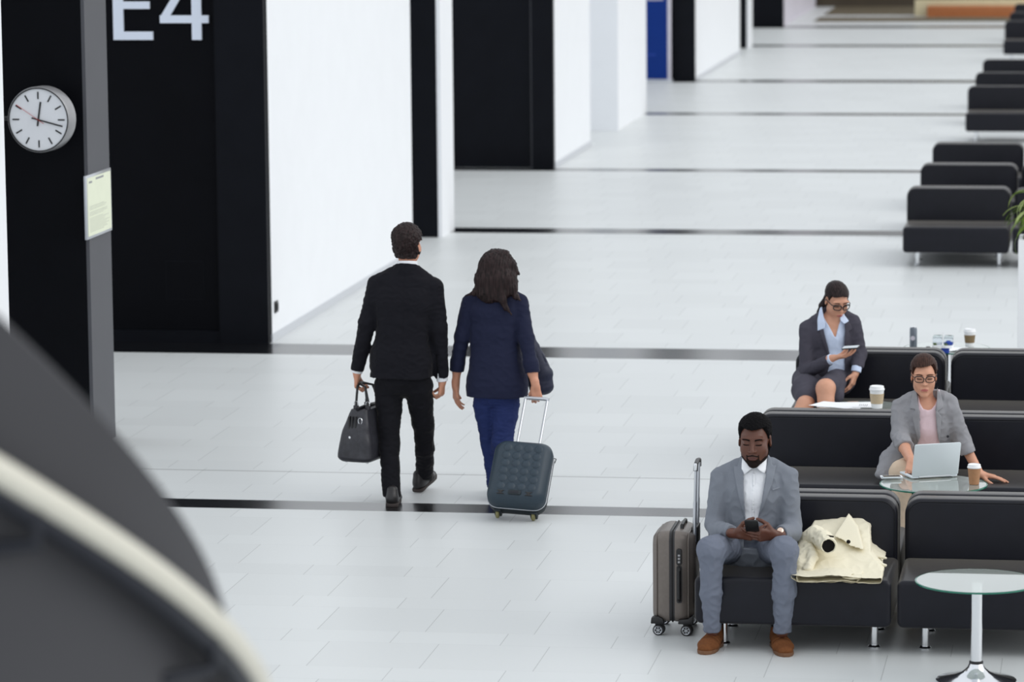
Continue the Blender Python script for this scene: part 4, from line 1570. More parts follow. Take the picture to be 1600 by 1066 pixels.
def shell(y0, y1, bulge):
    """half shell with rounded corners and edges"""
    own = bmesh.new()
    rings = []
    for u in (0, .25, .5, .75, .9, 1.0):
        ins = (.045 - bulge) * max(0, (u - .35) / .65) ** 2.2
        yy_ = y1 + (y0 - y1) * (1 - (1 - u) ** 1.0)
        rings.append([own.verts.new((xx, yy_, zz)) for xx, zz in rrect(-CW + ins, CZ0 + ins, CW - ins, CZ1 - ins, .075 - ins * .5, 6)])
    for A_, B_ in zip(rings, rings[1:]):
        for k in range(len(A_)):
            j = (k + 1) % len(A_)
            own.faces.new((A_[k], A_[j], B_[j], B_[k]))
    own.faces.new(rings[0])
    own.faces.new(rings[-1])
    own.transform(TM)
    return own


fin('front_shell', shell(DY0, DYM, 0), M['teal'], t, True, 50)
fin('back_shell', shell(DY1, DYM - .004, .022), M['teal_dark'], t, True, 50)
fin('zip_trim', tube([TM @ Vector((xx, DYM, zz)) for xx, zz in rrect(-CW - .001, CZ0 - .001, CW + .001, CZ1 + .001, .075, 6)], .0024, 8, closed=True), M['alu'], t)
for r_ in range(6):
    for c_ in range(4):
        x_ = -.098 + c_ * .066 + .004 * (r_ % 2)
        z_ = .150 + r_ * .056
        own = lathe([(.030, -.002), (.027, .001), (.020, .0045), (.010, .0065), (0, .0072)], 22, mtx=TM @ Matrix.Translation((x_, DY0, z_)) @ Matrix.Rotation(math.pi / 2, 4, 'X'))
        fin('bump', own, M['teal'], t)
fin('lock_plate', prism(rrect(-.042, .090, .042, .122, .012), DY0 - .008, DY0 + .004, 'Y', .003, mtx=TM), M['teal_dark'], t)
fin('lock_window', box_bm((-.026, DY0 - .0095, .098), (.026, DY0 - .0075, .112), .002, mtx=TM), M['navy_metal'], t)
for sg in (-1, 1):
    fin('latch', prism([(sg * .066, .09), (sg * .115, .09), (sg * .095, .103), (sg * .115, .116), (sg * .066, .116), (sg * .084, .103)], DY0 - .004, DY0 + .004, 'Y', .001, mtx=TM), M['black_plastic'], t)
for sg in (-1, 1):
    fin('rod', tube([TM @ Vector((sg * .072, -.012, CZ1 - .02)), TM @ Vector((sg * .072, -.012, LEN - .008))], .0085, 10), M['alu'], t)
fin('grip', tube([TM @ Vector((-.080, -.012, LEN - .004)), TM @ Vector((-.05, -.012, LEN)), TM @ Vector((.05, -.012, LEN)), TM @ Vector((.080, -.012, LEN - .004))], .012, 10), M['alu'], t)
M['wheel_olive'] = mat('olive translucent wheel', (120, 116, 74), .4, var=.1)
for sg in (-1, 1):
    c = TM @ Vector((sg * .115, -.012, .03))
    c.z = max(.026, c.z)
    mw = Matrix.Translation(c) @ Matrix.Rotation(math.pi / 2, 4, 'Y')
    w_ = fin('wheel', lathe([(0, -.011), (.020, -.011), (.0255, -.007), (.0255, .007), (.020, .011), (0, .011)], 22, mtx=mw), M['wheel_olive'], t)
    fin('wheel_housing', box_bm((sg * .115 - .024, -.045, .035), (sg * .115 + .024, .028, .07), .008, mtx=TM), M['teal_dark'], t)
fin('side_zip_pull', tube([TM @ Vector((CW + .002, DYM, .44)), TM @ Vector((CW + .018, DYM - .01, .43)), TM @ Vector((CW + .014, DYM - .012, .40))], .003, 6), M['black_plastic'], t)
# ------------------------------------------------------------------ the seated people
def buttons(parent, root, pts, r=.007, m='button'):
    off = Vector(root.location)
    for p in pts:
        o = fin('button', lathe([(0, 0), (r, 0), (r, .003), (0, .004)], 14, mtx=Matrix.Translation(Vector(p) - off) @ Matrix.Rotation(math.pi / 2, 4, 'X')), M[m], parent)


# ---- man in the grey suit
ROOT = (-1.90, 19.95, 0)
ps = empty('person', ROOT, 'man in a grey suit and white shirt sitting in front, looking down at his phone', 'person')
FY = 20.02
KL, KR = (-2.074, 19.640, 0.559), (-1.686, 19.640, 0.560)
AL, AR = (-2.079, 19.740, 0.100), (-1.708, 19.740, 0.106)
S = Sculpt()
S.ell((-1.903, 20.150, 0.476), (.185, .14, .095), .03)
S.chain([(-2.006, 20.140, 0.475), KL], [.090, .070], .03)
S.chain([(-1.819, 20.140, 0.479), KR], [.090, .072], .03)
S.chain([KL, (-2.080, 19.690, 0.322), AL], [.066, .054, .046], .03)
S.chain([KR, (-1.694, 19.690, 0.331), AR], [.068, .058, .048], .03)
S.plane((-2.079, 19.740, 0.097), (0, 0, -1), (-2.142, 19.600, 0.046), (-2.020, 19.900, 0.106))
S.plane((-1.708, 19.740, 0.103), (0, 0, -1), (-1.777, 19.600, 0.055), (-1.643, 19.900, 0.115))
g = S.grid(.0045)
to_mesh('trousers', g, M['trouser_grey'], ps, fold=folds(.005, 10, 10, 10, .012, 1.5))
# torso of the jacket
St = Sculpt()
St.loft([((-1.896, 20.120, 0.485), .198, .150), ((-1.895, 20.100, 0.629), .172, .135), ((-1.887, 20.060, 0.793), .170, .122), ((-1.886, 20.050, 0.871), .175, .100)], k=.03)
St.loft([((-1.886, 20.050, 0.899), .135, .080), ((-1.883, 20.050, 0.948), .080, .070), ((-1.883, 20.050, 0.983), .064, .064)], k=.03)
St.cap((-2.078, 20.040, 0.891), (-1.965, 20.050, 0.936), .036, .050, .018)
St.cap((-1.686, 20.040, 0.898), (-1.800, 20.050, 0.939), .036, .050, .018)
Sa = Sculpt()
Sa.chain([(-2.061, 20.040, 0.853), (-2.094, 20.020, 0.629), (-2.069, 19.950, 0.601), (-1.964, 19.790, 0.622)], [.060, .055, .053, .040], .02)
Sa.chain([(-1.704, 20.040, 0.856), (-1.684, 20.020, 0.630), (-1.679, 19.950, 0.602), (-1.729, 19.790, 0.620)], [.060, .056, .054, .041], .02)
Sa.plane((-1.987, 19.820, 0.619), (.75, -.65, 0), (-1.976, 19.500, 0.584), (-1.914, 19.870, 0.705))
Sa.plane((-1.719, 19.820, 0.618), (-.65, -.72, 0), (-1.768, 19.500, 0.588), (-1.699, 19.870, 0.709))
g = merged(St, Sa, .004)
St.into(g)
T = g.D.copy()
front = g.Y - 20.03
OPEN = [(-1.936, 1.057), (-1.810, 1.059), (-1.808, 0.963), (-1.817, 0.835), (-1.837, 0.730), (-1.858, 0.671), (-1.848, 0.591), (-1.827, 0.505), (-1.937, 0.503), (-1.926, 0.642), (-1.930, 0.746), (-1.937, 0.919)]
po = g.poly(OPEN)
g.D = np.maximum(g.D, -np.maximum(po, front)).astype(F32)
neckcut = (-1.878, 20.000, 0.986)[2] + .35 * (g.Y - 20.0)
g.D = np.maximum(g.D, g.Z - neckcut).astype(F32)
add_arms(g, Sa)
jk = to_mesh('jacket', g, M['suit_grey'], ps, fold=folds(.006, 9, 8, 9, .009, 5.5))
# shirt
ds = np.maximum(np.maximum(T + .010, front), po - .012)
ds = np.maximum(ds, g.Z - ((-1.878, 20.000, 0.970)[2] + .3 * (g.Y - 20.0)))
ds = np.maximum(ds, (-1.887, 19.950, 0.576)[2] - g.Z)
sh = to_mesh('shirt', g, M['white_shirt'], ps, ds.astype(F32), fold=folds(.003, 14, 14, 10, .005, 2.2))
placket = np.maximum(np.maximum(g.poly([(-1.885, 0.927), (-1.868, 0.927), (-1.875, 0.671), (-1.892, 0.670)]), np.abs(T + .0095) - .0022), front)
to_mesh('placket', g, M['white_shirt'], sh if False else ps, placket.astype(F32))
for poly in ([(-1.991, 0.949), (-1.967, 0.949), (-1.960, 0.981), (-1.936, 1.005), (-1.933, 0.902), (-1.926, 0.746), (-1.923, 0.663), (-1.944, 0.739), (-1.974, 0.859)], [(-1.762, 0.953), (-1.783, 0.956), (-1.790, 0.984), (-1.810, 1.007), (-1.814, 0.904), (-1.834, 0.765), (-1.858, 0.674), (-1.824, 0.741), (-1.779, 0.863)]):
    lp = np.maximum(np.maximum(g.poly(poly), np.abs(T - .006) - .005), g.Y - 20.05)
    to_mesh('lapel', g, M['lapel_grey'], ps, lp.astype(F32))
pk = np.maximum(np.maximum(g.poly([(-1.783, 0.835), (-1.721, 0.850), (-1.721, 0.836), (-1.783, 0.821)]), np.abs(T - .003) - .003), front)
to_mesh('breast_pocket', g, M['lapel_grey'], ps, pk.astype(F32))
# shirt collar
Sc = Sculpt()
Sc.loft([((-1.883, 20.030, 0.937), .078, .085), ((-1.881, 20.030, 0.993), .062, .062)], k=.01)
gc = Sc.grid(.003)
fl = []
for poly in ([(-1.938, 1.019), (-1.925, 1.012), (-1.884, 0.947), (-1.933, 0.905), (-1.945, 0.933), (-1.949, 0.991)], [(-1.809, 1.021), (-1.822, 1.014), (-1.863, 0.948), (-1.820, 0.911), (-1.805, 0.935), (-1.802, 0.994)]):
    d = np.maximum(np.maximum(gc.poly(poly), np.abs(gc.D - .005) - .004), gc.Y - 20.05)
    to_mesh('shirt_collar', gc, M['white_shirt'], ps, d.astype(F32))
# body
S = Sculpt()
HD = Head((-1.875, 19.990, 1.091), frame_from((-.05, -.98, -.13)), 1.04)
HD.build(S)
S.cap((-1.879, 20.030, 1.042), (-1.886, 20.060, 0.915), .056, .062, .02)
S.loft([((-1.887, 20.060, 0.856), .12, .06), ((-1.896, 20.120, 0.502), .13, .08)], k=.03)
S.chain([(-1.887, 20.060, 0.870), (-2.052, 20.050, 0.837), (-2.091, 20.030, 0.627), (-2.063, 19.960, 0.599), (-1.961, 19.790, 0.620)], [.05, .04, .034, .032, .026], .02)
S.chain([(-1.887, 20.060, 0.870), (-1.711, 20.050, 0.843), (-1.685, 20.030, 0.628), (-1.686, 19.960, 0.600), (-1.736, 19.790, 0.618)], [.05, .04, .034, .032, .026], .02)
S.chain([(-1.992, 20.140, 0.472), KL, AL], [.06, .045, .034], .02)
S.chain([(-1.826, 20.140, 0.476), KR, AR], [.06, .045, .034], .02)
hand(S, (-1.957, 19.775, 0.622), (.90, -.42, .03), (.36, .80, .48), (.1, .3, .95), (.30, .34, .40, .46), .03, .5, .75, 1.02)
hand(S, (-1.745, 19.770, 0.620), (-.90, -.46, .03), (-.40, .80, .45), (-.1, .3, .95), (.28, .32, .36, .42), .03, .5, .75, 1.02)
g = S.grid(.0032)
Dh = g.D.copy()
M['skin_dark_face'] = M['skin_dark']
to_mesh('body', g, M['skin_dark'], ps)
HB = HD


def crop(g, c, r):
    """sub-grid around a point"""
    i0 = np.maximum(0, ((np.array(c) - r - g.lo) / g.v).astype(int))
    i1 = np.minimum(g.n, ((np.array(c) + r - g.lo) / g.v).astype(int) + 1)
    q = Grid(g.lo + i0 * g.v, g.lo + (i1 - 1) * g.v, g.v)
    q.D = g.D[i0[0]:i1[0], i0[1]:i1[1], i0[2]:i1[2]].copy()
    q.n = np.array(q.D.shape)
    q.X = (q.lo[0] + g.v * np.arange(q.n[0])).astype(F32)[:, None, None]
    q.Y = (q.lo[1] + g.v * np.arange(q.n[1])).astype(F32)[None, :, None]
    q.Z = (q.lo[2] + g.v * np.arange(q.n[2])).astype(F32)[None, None, :]
    return q


def head_grid(H, vox=.0022, closed=True):
    """a finer copy of the head alone, used for lips, brows, hair and beard"""
    S = Sculpt()
    H.build(S, closed)
    S.cap(H.P(0, -.02, -.06), H.P(0, -.03, -.16), .054 * H.s * (.86 if H.fem else 1), .056 * H.s, .02)
    return S.grid(vox, pad=.045)


def features(H, root, lips, brow, eyes=None, bth=.0045):
    gh = head_grid(H)
    to_mesh('lips', gh, M[lips], root, H.lips(gh, gh.D).astype(F32))
    bd = H.brows(gh, gh.D, bth).astype(F32)
    x, y, z = H.local(gh)
    for sg in (-1, 1):
        to_mesh('eyebrow', gh, M[brow], root, np.maximum(bd, -sg * x).astype(F32))
    ld = H.lashes(gh, gh.D).astype(F32)
    for sg in (-1, 1):
        to_mesh('eyelashes', gh, M['hair_black'], root, np.maximum(ld, -sg * x).astype(F32))
    return gh


gh = features(HD, ps, 'lips_dark', 'hair_black')
x, y, z = HD.local(gh)
lowz = np.where(y < -.02, -.085, np.where(y < .02, -.085 + (y + .02) * 2.2, np.where(y < .045, .004 + (y - .02) * 2.6, .082 - .004 * np.cos(x * 40))))
thk = .008 + .014 * np.clip((z - .03) / .06, 0, 1)
hd = np.maximum(np.maximum(gh.D - thk, (lowz - z) * .7), -gh.D - .004)
ear = np.sqrt(((np.abs(x) - .088) / .028) ** 2 + ((y + .002) / .032) ** 2 + ((z + .004) / .042) ** 2) - 1
hd = np.maximum(hd, -ear * .02)


def curly(p):
    return .003 * noise.noise(p * 110) + .0015 * noise.noise(p * 230)


to_mesh('hair', gh, M['hair_black'], ps, hd.astype(F32), fold=curly)
# short beard along the jaw, chin and upper lip
jaw = np.maximum(z + .072 + 1.1 * np.clip(y - .055, 0, .05) - .055 * np.clip((.03 - y) / .04, 0, 1.2), -(y + .012))
chin = np.sqrt((x / .040) ** 2 + ((z + .098) / .030) ** 2) - 1
mous = np.maximum(np.abs(z + .0545 + .22 * np.abs(x)) - .0032, np.abs(x) - .030)
side_ = np.maximum(np.abs(np.abs(x) - .031) - .0022, np.abs(z + .075) - .022)
bm_ = np.minimum(np.minimum(jaw * .8, chin * .025), np.minimum(mous, side_))
lipz = np.sqrt((x / .026) ** 2 + ((z + .070) / .0120) ** 2) - 1
bm_ = np.maximum(bm_, -lipz * .009)
bd = np.maximum(np.maximum(bm_, np.abs(gh.D - .0006) - .0022), np.maximum(-(z + .135), -(y + .012)))
to_mesh('beard', gh, M['beard'], ps, bd.astype(F32))
# shoes, suede loafers with a strap
for heel, toe in (((-2.065, 19.869, 0.000), (-2.111, 19.593, 0.000)), ((-1.753, 19.905, 0.000), (-1.671, 19.589, 0.000))):
    S = Sculpt()
    ax, sd, upv, L = shoe(S, heel, toe, .052, .092)
    S.cap(A3(heel) + ax * .055 + upv * .055, A3(heel) + ax * .055 + upv * .092, .041, .040, .02)
    gs = S.grid(.0035)
    s_ = to_mesh('shoe', gs, M['suede'], ps)
    sole_mesh('sole', heel, toe, .051, .020, M['suede_sole'], ps).parent = s_
    u_ = (gs.X - heel[0]) * ax[0] + (gs.Y - heel[1]) * ax[1]
    st = np.maximum(np.abs(u_ - L * .52) - .013, np.abs(gs.D - .002) - .003)
    st = np.maximum(st, .02 - gs.Z)
    to_mesh('strap', gs, M['suede'], ps, st.astype(F32)).parent = s_
    S2 = Sculpt()
    S2.cap(A3(heel) + ax * .055 + upv * .085, A3(heel) + ax * .05 + upv * .125, .037, .037, .0)
    to_mesh('sock', S2.grid(.005), M['suit_black'], ps)
# watch on his left wrist
off = Vector(ps.location)
wp = Vector((-1.725, 19.800, 0.620))
wd_ = Vector((-.92, -.42, .02)).normalized()
rotq = wd_.to_track_quat('Z', 'Y').to_matrix().to_4x4()
wt = fin('watch', lathe([(.031, -.009), (.0335, -.009), (.0335, .009), (.031, .009), (.031, -.009)], 28, mtx=Matrix.Translation(wp - off) @ rotq, cap=False), M['black_plastic'], ps)
fin('watch_case', lathe([(0, 0), (.017, 0), (.017, .008), (.014, .010), (0, .010)], 24, mtx=Matrix.Translation(wp - off + Vector((.004, -.022, .020))) @ Vector((.15, -.75, .6)).to_track_quat('Z', 'Y').to_matrix().to_4x4()), M['rose_gold'], wt)
# phone in his hands
PC = Vector((-1.861, 19.675, 0.678))
t = empty('smartphone', PC, 'black smartphone held in both hands by the man in the grey suit', 'phone')
pm_ = Matrix.Rotation(math.radians(-62), 4, 'X')
fin('case', prism(rrect(-.036, -.074, .036, .074, .009), -.0045, .0045, 'Z', .002, mtx=Matrix.Rotation(math.radians(142), 4, 'X')), M['black_plastic'], t)
fin('screen', prism(rrect(-.033, -.069, .033, .069, .006), -.0055, -.0046, 'Z', mtx=Matrix.Rotation(math.radians(142), 4, 'X')), M['navy_metal'], t)
fin('camera_lens', lathe([(0, 0), (.005, 0), (.005, .0015), (0, .0015)], 16, mtx=Matrix.Rotation(math.radians(142), 4, 'X') @ Matrix.Translation((.02, -.058, .0045))), M['grey_metal'], t)

# ---- woman at the laptop
ROOT = (-1.02, 22.85, 0)
pl = empty('person', ROOT, 'woman with glasses in a light grey blazer and pink top working at the laptop', 'person')
BY = 22.85
KL, KR = (-1.231, 22.500, 0.501), (-1.080, 22.530, 0.476)
S = Sculpt()
S.ell((-1.104, 23.020, 0.455), (.175, .13, .085), .03)
S.chain([(-1.177, 23.000, 0.457), KL], [.080, .072], .03)
S.chain([(-1.037, 23.000, 0.459), KR], [.080, .070], .03)
S.chain([KL, (KL[0] + .0, 22.46, .10)], [.066, .052], .03)
S.chain([KR, (KR[0] + .01, 22.50, .10)], [.066, .052], .03)
S.plane((0, 0, .09), (0, 0, -1))
to_mesh('trousers', S.grid(.005), M['beige'], pl, fold=folds(.004, 11, 11, 13, .006, 8.))
St = Sculpt()
St.loft([((-1.103, 22.990, 0.460), .190, .135), ((-1.097, 22.930, 0.580), .150, .112), ((-1.102, 22.870, 0.731), .152, .110), ((-1.109, 22.840, 0.822), .155, .092)], k=.03)
St.loft([((-1.109, 22.840, 0.854), .125, .078), ((-1.114, 22.840, 0.904), .072, .064), ((-1.114, 22.840, 0.940), .054, .056)], k=.03)
St.cap((-1.279, 22.840, 0.855), (-1.179, 22.840, 0.899), .034, .046, .018)
St.cap((-0.948, 22.840, 0.887), (-1.041, 22.840, 0.921), .034, .046, .018)
Sa = Sculpt()
Sa.chain([(-1.263, 22.830, 0.810), (-1.256, 22.780, 0.681), (-1.229, 22.660, 0.638)], [.056, .055, .050], .02)
Sa.chain([(-0.955, 22.840, 0.832), (-0.890, 22.870, 0.641), (-0.854, 22.840, 0.576)], [.056, .052, .048], .02)
Sa.cap((-1.244, 22.710, 0.661), (-1.225, 22.650, 0.640), .056, .055, .008)
Sa.loft([((-1.276, 22.950, 0.574), .05, .05), ((-1.317, 22.860, 0.517), .062, .05), ((-1.355, 22.720, 0.446), .055, .032)], k=.03)
Sa.plane((-1.220, 22.630, 0.631), (.35, -.85, -.45), (-1.279, 22.400, 0.587), (-1.153, 22.660, 0.682))
Sa.plane((-0.850, 22.840, 0.566), (.35, 0, -1), (-0.909, 22.600, 0.521), (-0.774, 23.100, 0.566))
g = merged(St, Sa, .0045)
St.into(g)
T = g.D.copy()
front = g.Y - 22.85
OPEN = [(-1.159, 0.999), (-1.041, 1.001), (-1.036, 0.915), (-1.044, 0.845), (-1.027, 0.728), (-1.019, 0.611), (-0.991, 0.455), (-1.183, 0.452), (-1.157, 0.589), (-1.142, 0.687), (-1.139, 0.804), (-1.151, 0.890)]
po = g.poly(OPEN)
g.D = np.maximum(g.D, -np.maximum(po, front)).astype(F32)
g.D = np.maximum(g.D, g.Z - ((-1.112, 22.800, 0.942)[2] + .35 * (g.Y - 22.84))).astype(F32)
add_arms(g, Sa)
jk = to_mesh('jacket', g, M['blazer_grey'], pl, fold=folds(.005, 9, 9, 11, .011, 3.3))
NECK = [(-1.167, 0.999), (-1.029, 1.001), (-1.036, 0.903), (-1.048, 0.868), (-1.070, 0.841), (-1.093, 0.836), (-1.120, 0.844), (-1.140, 0.875)]
ds = np.maximum(np.maximum(T + .010, front), np.maximum(po - .012, -g.poly(NECK)))
to_mesh('top', g, M['pink_top'], pl, ds.astype(F32), fold=folds(.003, 12, 12, 8, .004, 6.))
for poly in ([(-1.159, 0.960), (-1.186, 0.932), (-1.197, 0.866), (-1.201, 0.846), (-1.166, 0.843), (-1.185, 0.796), (-1.150, 0.632), (-1.135, 0.672), (-1.139, 0.804), (-1.151, 0.890)], [(-1.040, 0.970), (-1.017, 0.939), (-0.998, 0.869), (-1.001, 0.853), (-1.032, 0.833), (-1.009, 0.799), (-1.019, 0.619), (-1.031, 0.673), (-1.043, 0.806), (-1.040, 0.899)]):
    lp = np.maximum(np.maximum(g.poly(poly), np.abs(T - .006) - .005), g.Y - 22.87)
    to_mesh('lapel', g, M['blazer_grey'], pl, lp.astype(F32))
buttons(jk, pl, [(-0.970, 22.755, 0.681)], .008)
S = Sculpt()
HL = Head((-1.118, 22.800, 1.043), frame_from((.10, -.98, -.10)), .97, True)
HL.build(S)
S.cap((-1.117, 22.820, 1.005), (-1.114, 22.850, 0.875), .046, .054, .02)
S.loft([((-1.109, 22.840, 0.830), .12, .070), ((-1.102, 22.870, 0.731), .125, .085), ((-1.099, 22.980, 0.485), .12, .08)], k=.03)
S.chain([(-1.110, 22.850, 0.829), (-1.256, 22.840, 0.796), (-1.252, 22.780, 0.665), (-1.229, 22.660, 0.634), (-1.167, 22.360, 0.588)], [.05, .036, .036, .037, .025], .02)
S.chain([(-1.110, 22.850, 0.829), (-0.963, 22.850, 0.811), (-0.886, 22.880, 0.631), (-0.779, 22.809, 0.445)], [.05, .036, .034, .026], .02)
S.chain([(-1.169, 23.000, 0.457), KL, (KL[0], 22.47, .10)], [.055, .045, .034], .02)
S.chain([(-1.045, 23.000, 0.459), KR, (KR[0] + .01, 22.51, .10)], [.055, .045, .034], .02)
hand(S, (-1.167, 22.350, 0.586), (.02, -.85, -.50), (-.1, -.3, -.9), (1, 0, 0), (.25, .25, .28, .3), .07, .2, .6, .93)
hand(S, (-0.772, 22.828, 0.440), (.93, -.30, -.10), (0, -.1, -1), (0, -1, 0), (.10, .10, .12, .14), .09, .1, .5, .95)
g = S.grid(.0034)
to_mesh('body', g, M['skin_light'], pl)
gh = features(HL, pl, 'lips_rose', 'hair_brown', bth=.0036)
x, y, z = HL.local(gh)
part = .078 - .012 * np.clip(x * 14, -1, 1)
lowz = np.where(y < -.03, -.085, np.where(y < .02, -.085 + (y + .03) * 1.2, np.where(y < .050, -.020 + (y - .02) * 3.0, part)))
thk = .009 + .010 * np.clip((z - .02) / .06, 0, 1)
hd = np.maximum(np.maximum(gh.D - thk, (lowz - z) * .7), -gh.D - .004)
ear = np.sqrt(((np.abs(x) - .084) / .027) ** 2 + ((y - .006) / .036) ** 2 + ((z + .006) / .042) ** 2) - 1
hd = np.maximum(hd, -ear * .02)


def combed(p, H=HL):
    l_ = H.R.T @ (np.array(p) - H.c)
    return .0028 * noise.noise(Vector((math.atan2(l_[0], l_[2] + .03) * 22, l_[1] * 12, 3)))


to_mesh('hair', gh, M['hair_brown'], pl, hd.astype(F32), fold=combed)
glasses(pl, HL, M['spec_frame'])
for K in (KL, (KR[0] + .01, KR[1] + .03, 0)):
    heel, toe = (K[0], 22.52, 0), (K[0], 22.27, 0)
    S = Sculpt()
    ax, sd, upv, L = shoe(S, heel, toe, .042, .08)
    S.cap(A3(heel) + ax * .05 + upv * .05, A3(heel) + ax * .05 + upv * .11, .036, .034, .02)
    s_ = to_mesh('shoe', S.grid(.006), M['shoe_black'], pl)
    sole_mesh('sole', heel, toe, .042, .015, M['shoe_sole'], pl).parent = s_

# ---- woman with the phone
ROOT = (-1.86, 25.8, 0)
pp = empty('person', ROOT, 'woman with glasses and ponytail in a charcoal skirt suit, legs crossed, holding a phone', 'person')
KL, KR = (-1.905, 25.400, 0.569), (-2.030, 25.450, 0.495)
S = Sculpt()
S.ell((-1.961, 25.920, 0.559), (.19, .14, .10), .03)
S.chain([(-1.846, 25.900, 0.554), (-1.893, 25.480, 0.571)], [.095, .072], .03)
S.chain([(-2.057, 25.900, 0.542), (-2.052, 25.620, 0.522), (-2.036, 25.480, 0.494)], [.105, .098, .080], .03)
S.cap((-1.852, 25.620, 0.542), (-1.844, 25.520, 0.500), .06, .055, .03)
gk = S.grid(.0048)
kn = (-1.905, 25.410, 0.568)
gk.D = np.maximum(gk.D, -((gk.Y - (kn[1] + .075)) * -.85 + (gk.X - kn[0]) * .1 + (gk.Z - kn[2]) * .15) * 1.0 * np.where(gk.X > kn[0] - .06, 1, -99)).astype(F32) if False else gk.D
to_mesh('skirt', gk, M['skirt'], pp, fold=folds(.003, 9, 9, 9, .004, 2.7))
St = Sculpt()
St.loft([((-1.916, 25.900, 0.562), .185, .130), ((-1.910, 25.880, 0.707), .148, .108), ((-1.909, 25.860, 0.869), .155, .108), ((-1.904, 25.850, 0.942), .150, .090)], k=.03)
St.loft([((-1.900, 25.850, 0.977), .118, .076), ((-1.896, 25.850, 1.021), .068, .062), ((-1.892, 25.850, 1.057), .052, .054)], k=.03)
St.cap((-2.079, 25.840, 0.928), (-1.975, 25.850, 0.985), .034, .046, .018)
St.cap((-1.748, 25.860, 0.982), (-1.826, 25.850, 1.013), .034, .046, .018)
Sa = Sculpt()
Sa.chain([(-2.061, 25.830, 0.907), (-2.065, 25.780, 0.657), (-2.049, 25.740, 0.637), (-1.891, 25.560, 0.739)], [.058, .052, .050, .040], .02)
Sa.chain([(-1.752, 25.860, 0.942), (-1.709, 25.880, 0.745), (-1.719, 25.780, 0.657)], [.056, .050, .042], .02)
Sa.loft([((-2.059, 25.930, 0.587), .09, .09), ((-2.096, 25.950, 0.539), .085, .10)], k=.03)
Sa.plane((-1.891, 25.560, 0.739), (.78, -.42, .4), (-1.915, 25.300, 0.658), (-1.816, 25.660, 0.849))
Sa.plane((-1.719, 25.780, 0.666), (-.2, -.35, -1), (-1.774, 25.500, 0.587), (-1.651, 26.000, 0.676))
g = merged(St, Sa, .0048)
St.into(g)
T = g.D.copy()
front = g.Y - 25.86
OPEN = [(-1.968, 1.120), (-1.811, 1.122), (-1.806, 0.990), (-1.797, 0.836), (-1.806, 0.725), (-1.805, 0.549), (-1.949, 0.547), (-1.923, 0.618), (-1.897, 0.698), (-1.933, 0.865), (-1.959, 0.966)]
po = g.poly(OPEN)
g.D = np.maximum(g.D, -np.maximum(po, front)).astype(F32)
g.D = np.maximum(g.D, g.Z - ((-1.892, 25.800, 1.054)[2] + .35 * (g.Y - 25.85))).astype(F32)
add_arms(g, Sa)
jk = to_mesh('jacket', g, M['blazer_dark'], pp, fold=folds(.004, 10, 10, 12, .006, 9.3))
SK = [(-1.968, 1.120), (-1.820, 1.122), (-1.828, 1.016), (-1.837, 0.972), (-1.867, 0.866), (-1.898, 0.923), (-1.933, 0.979), (-1.959, 1.028)]
ds = np.maximum(np.maximum(T + .009, front), np.maximum(po - .010, -g.poly(SK)))
ds = np.maximum(ds, (-1.888, 25.760, 0.618)[2] - g.Z)
to_mesh('shirt', g, M['blue_shirt'], pp, ds.astype(F32), fold=folds(.003, 12, 12, 9, .005, 4.))
for poly in ([(-1.994, 0.996), (-1.972, 0.900), (-1.937, 0.794), (-1.897, 0.689), (-1.902, 0.746), (-1.928, 0.856), (-1.955, 0.953)], [(-1.802, 0.999), (-1.758, 0.946), (-1.754, 0.920), (-1.776, 0.906), (-1.767, 0.876), (-1.797, 0.699), (-1.806, 0.814), (-1.802, 0.902)]):
    lp = np.maximum(np.maximum(g.poly(poly), np.abs(T - .006) - .005), g.Y - 25.87)
    to_mesh('lapel', g, M['blazer_dark'], pp, lp.astype(F32))
for poly in ([(-1.977, 1.071), (-1.959, 1.058), (-1.933, 0.966), (-1.937, 0.931), (-1.987, 0.913), (-1.990, 0.988)], [(-1.820, 1.042), (-1.802, 1.012), (-1.776, 0.977), (-1.806, 0.959), (-1.837, 0.989), (-1.833, 1.025)]):
    lp = np.maximum(np.maximum(g.poly(poly), np.abs(T - .009) - .006), g.Y - 25.88)
    to_mesh('shirt_collar', g, M['blue_shirt'], pp, lp.astype(F32))
for a, b, c, nrm in (((-1.910, 25.580, 0.727), (-1.877, 25.545, 0.752), (-1.875, 25.545, 0.754), (.78, -.42, .4)), ((-1.721, 25.778, 0.658), (-1.725, 25.758, 0.634), (-1.725, 25.758, 0.632), (-.2, -.35, -1))):
    S = Sculpt()
    S.cap(a, b, .035, .034, 0)
    S.plane(c, nrm)
    to_mesh('shirt_cuff', S.grid(.004), M['blue_shirt'], pp)
S = Sculpt()
HP = Head((-1.865, 25.820, 1.118), frame_from((.42, -.80, -.40)), .97, True)
HP.build(S)
S.cap((-1.878, 25.850, 1.066), (-1.897, 25.870, 0.974), .046, .054, .02)
S.loft([((-1.900, 25.850, 0.942), .12, .075), ((-1.910, 25.865, 0.869), .135, .094), ((-1.912, 25.900, 0.571), .12, .08)], k=.03)
S.chain([(-1.901, 25.860, 0.949), (-2.053, 25.840, 0.897), (-2.061, 25.790, 0.656), (-2.040, 25.740, 0.641), (-1.877, 25.545, 0.750)], [.05, .036, .032, .030, .024], .02)
S.chain([(-1.901, 25.860, 0.949), (-1.761, 25.870, 0.932), (-1.714, 25.885, 0.744), (-1.723, 25.770, 0.641)], [.05, .036, .032, .025], .02)
S.chain([(-1.854, 25.900, 0.554), KL, (-1.896, 25.340, 0.413), (-1.901, 25.360, 0.213)], [.07, .062, .054, .036], .025)
S.chain([(-2.048, 25.900, 0.534), (-2.025, 25.500, 0.496), (-2.043, 25.400, 0.454), (-2.121, 25.300, 0.341), (-2.179, 25.280, 0.221)], [.07, .060, .055, .046, .034], .025)
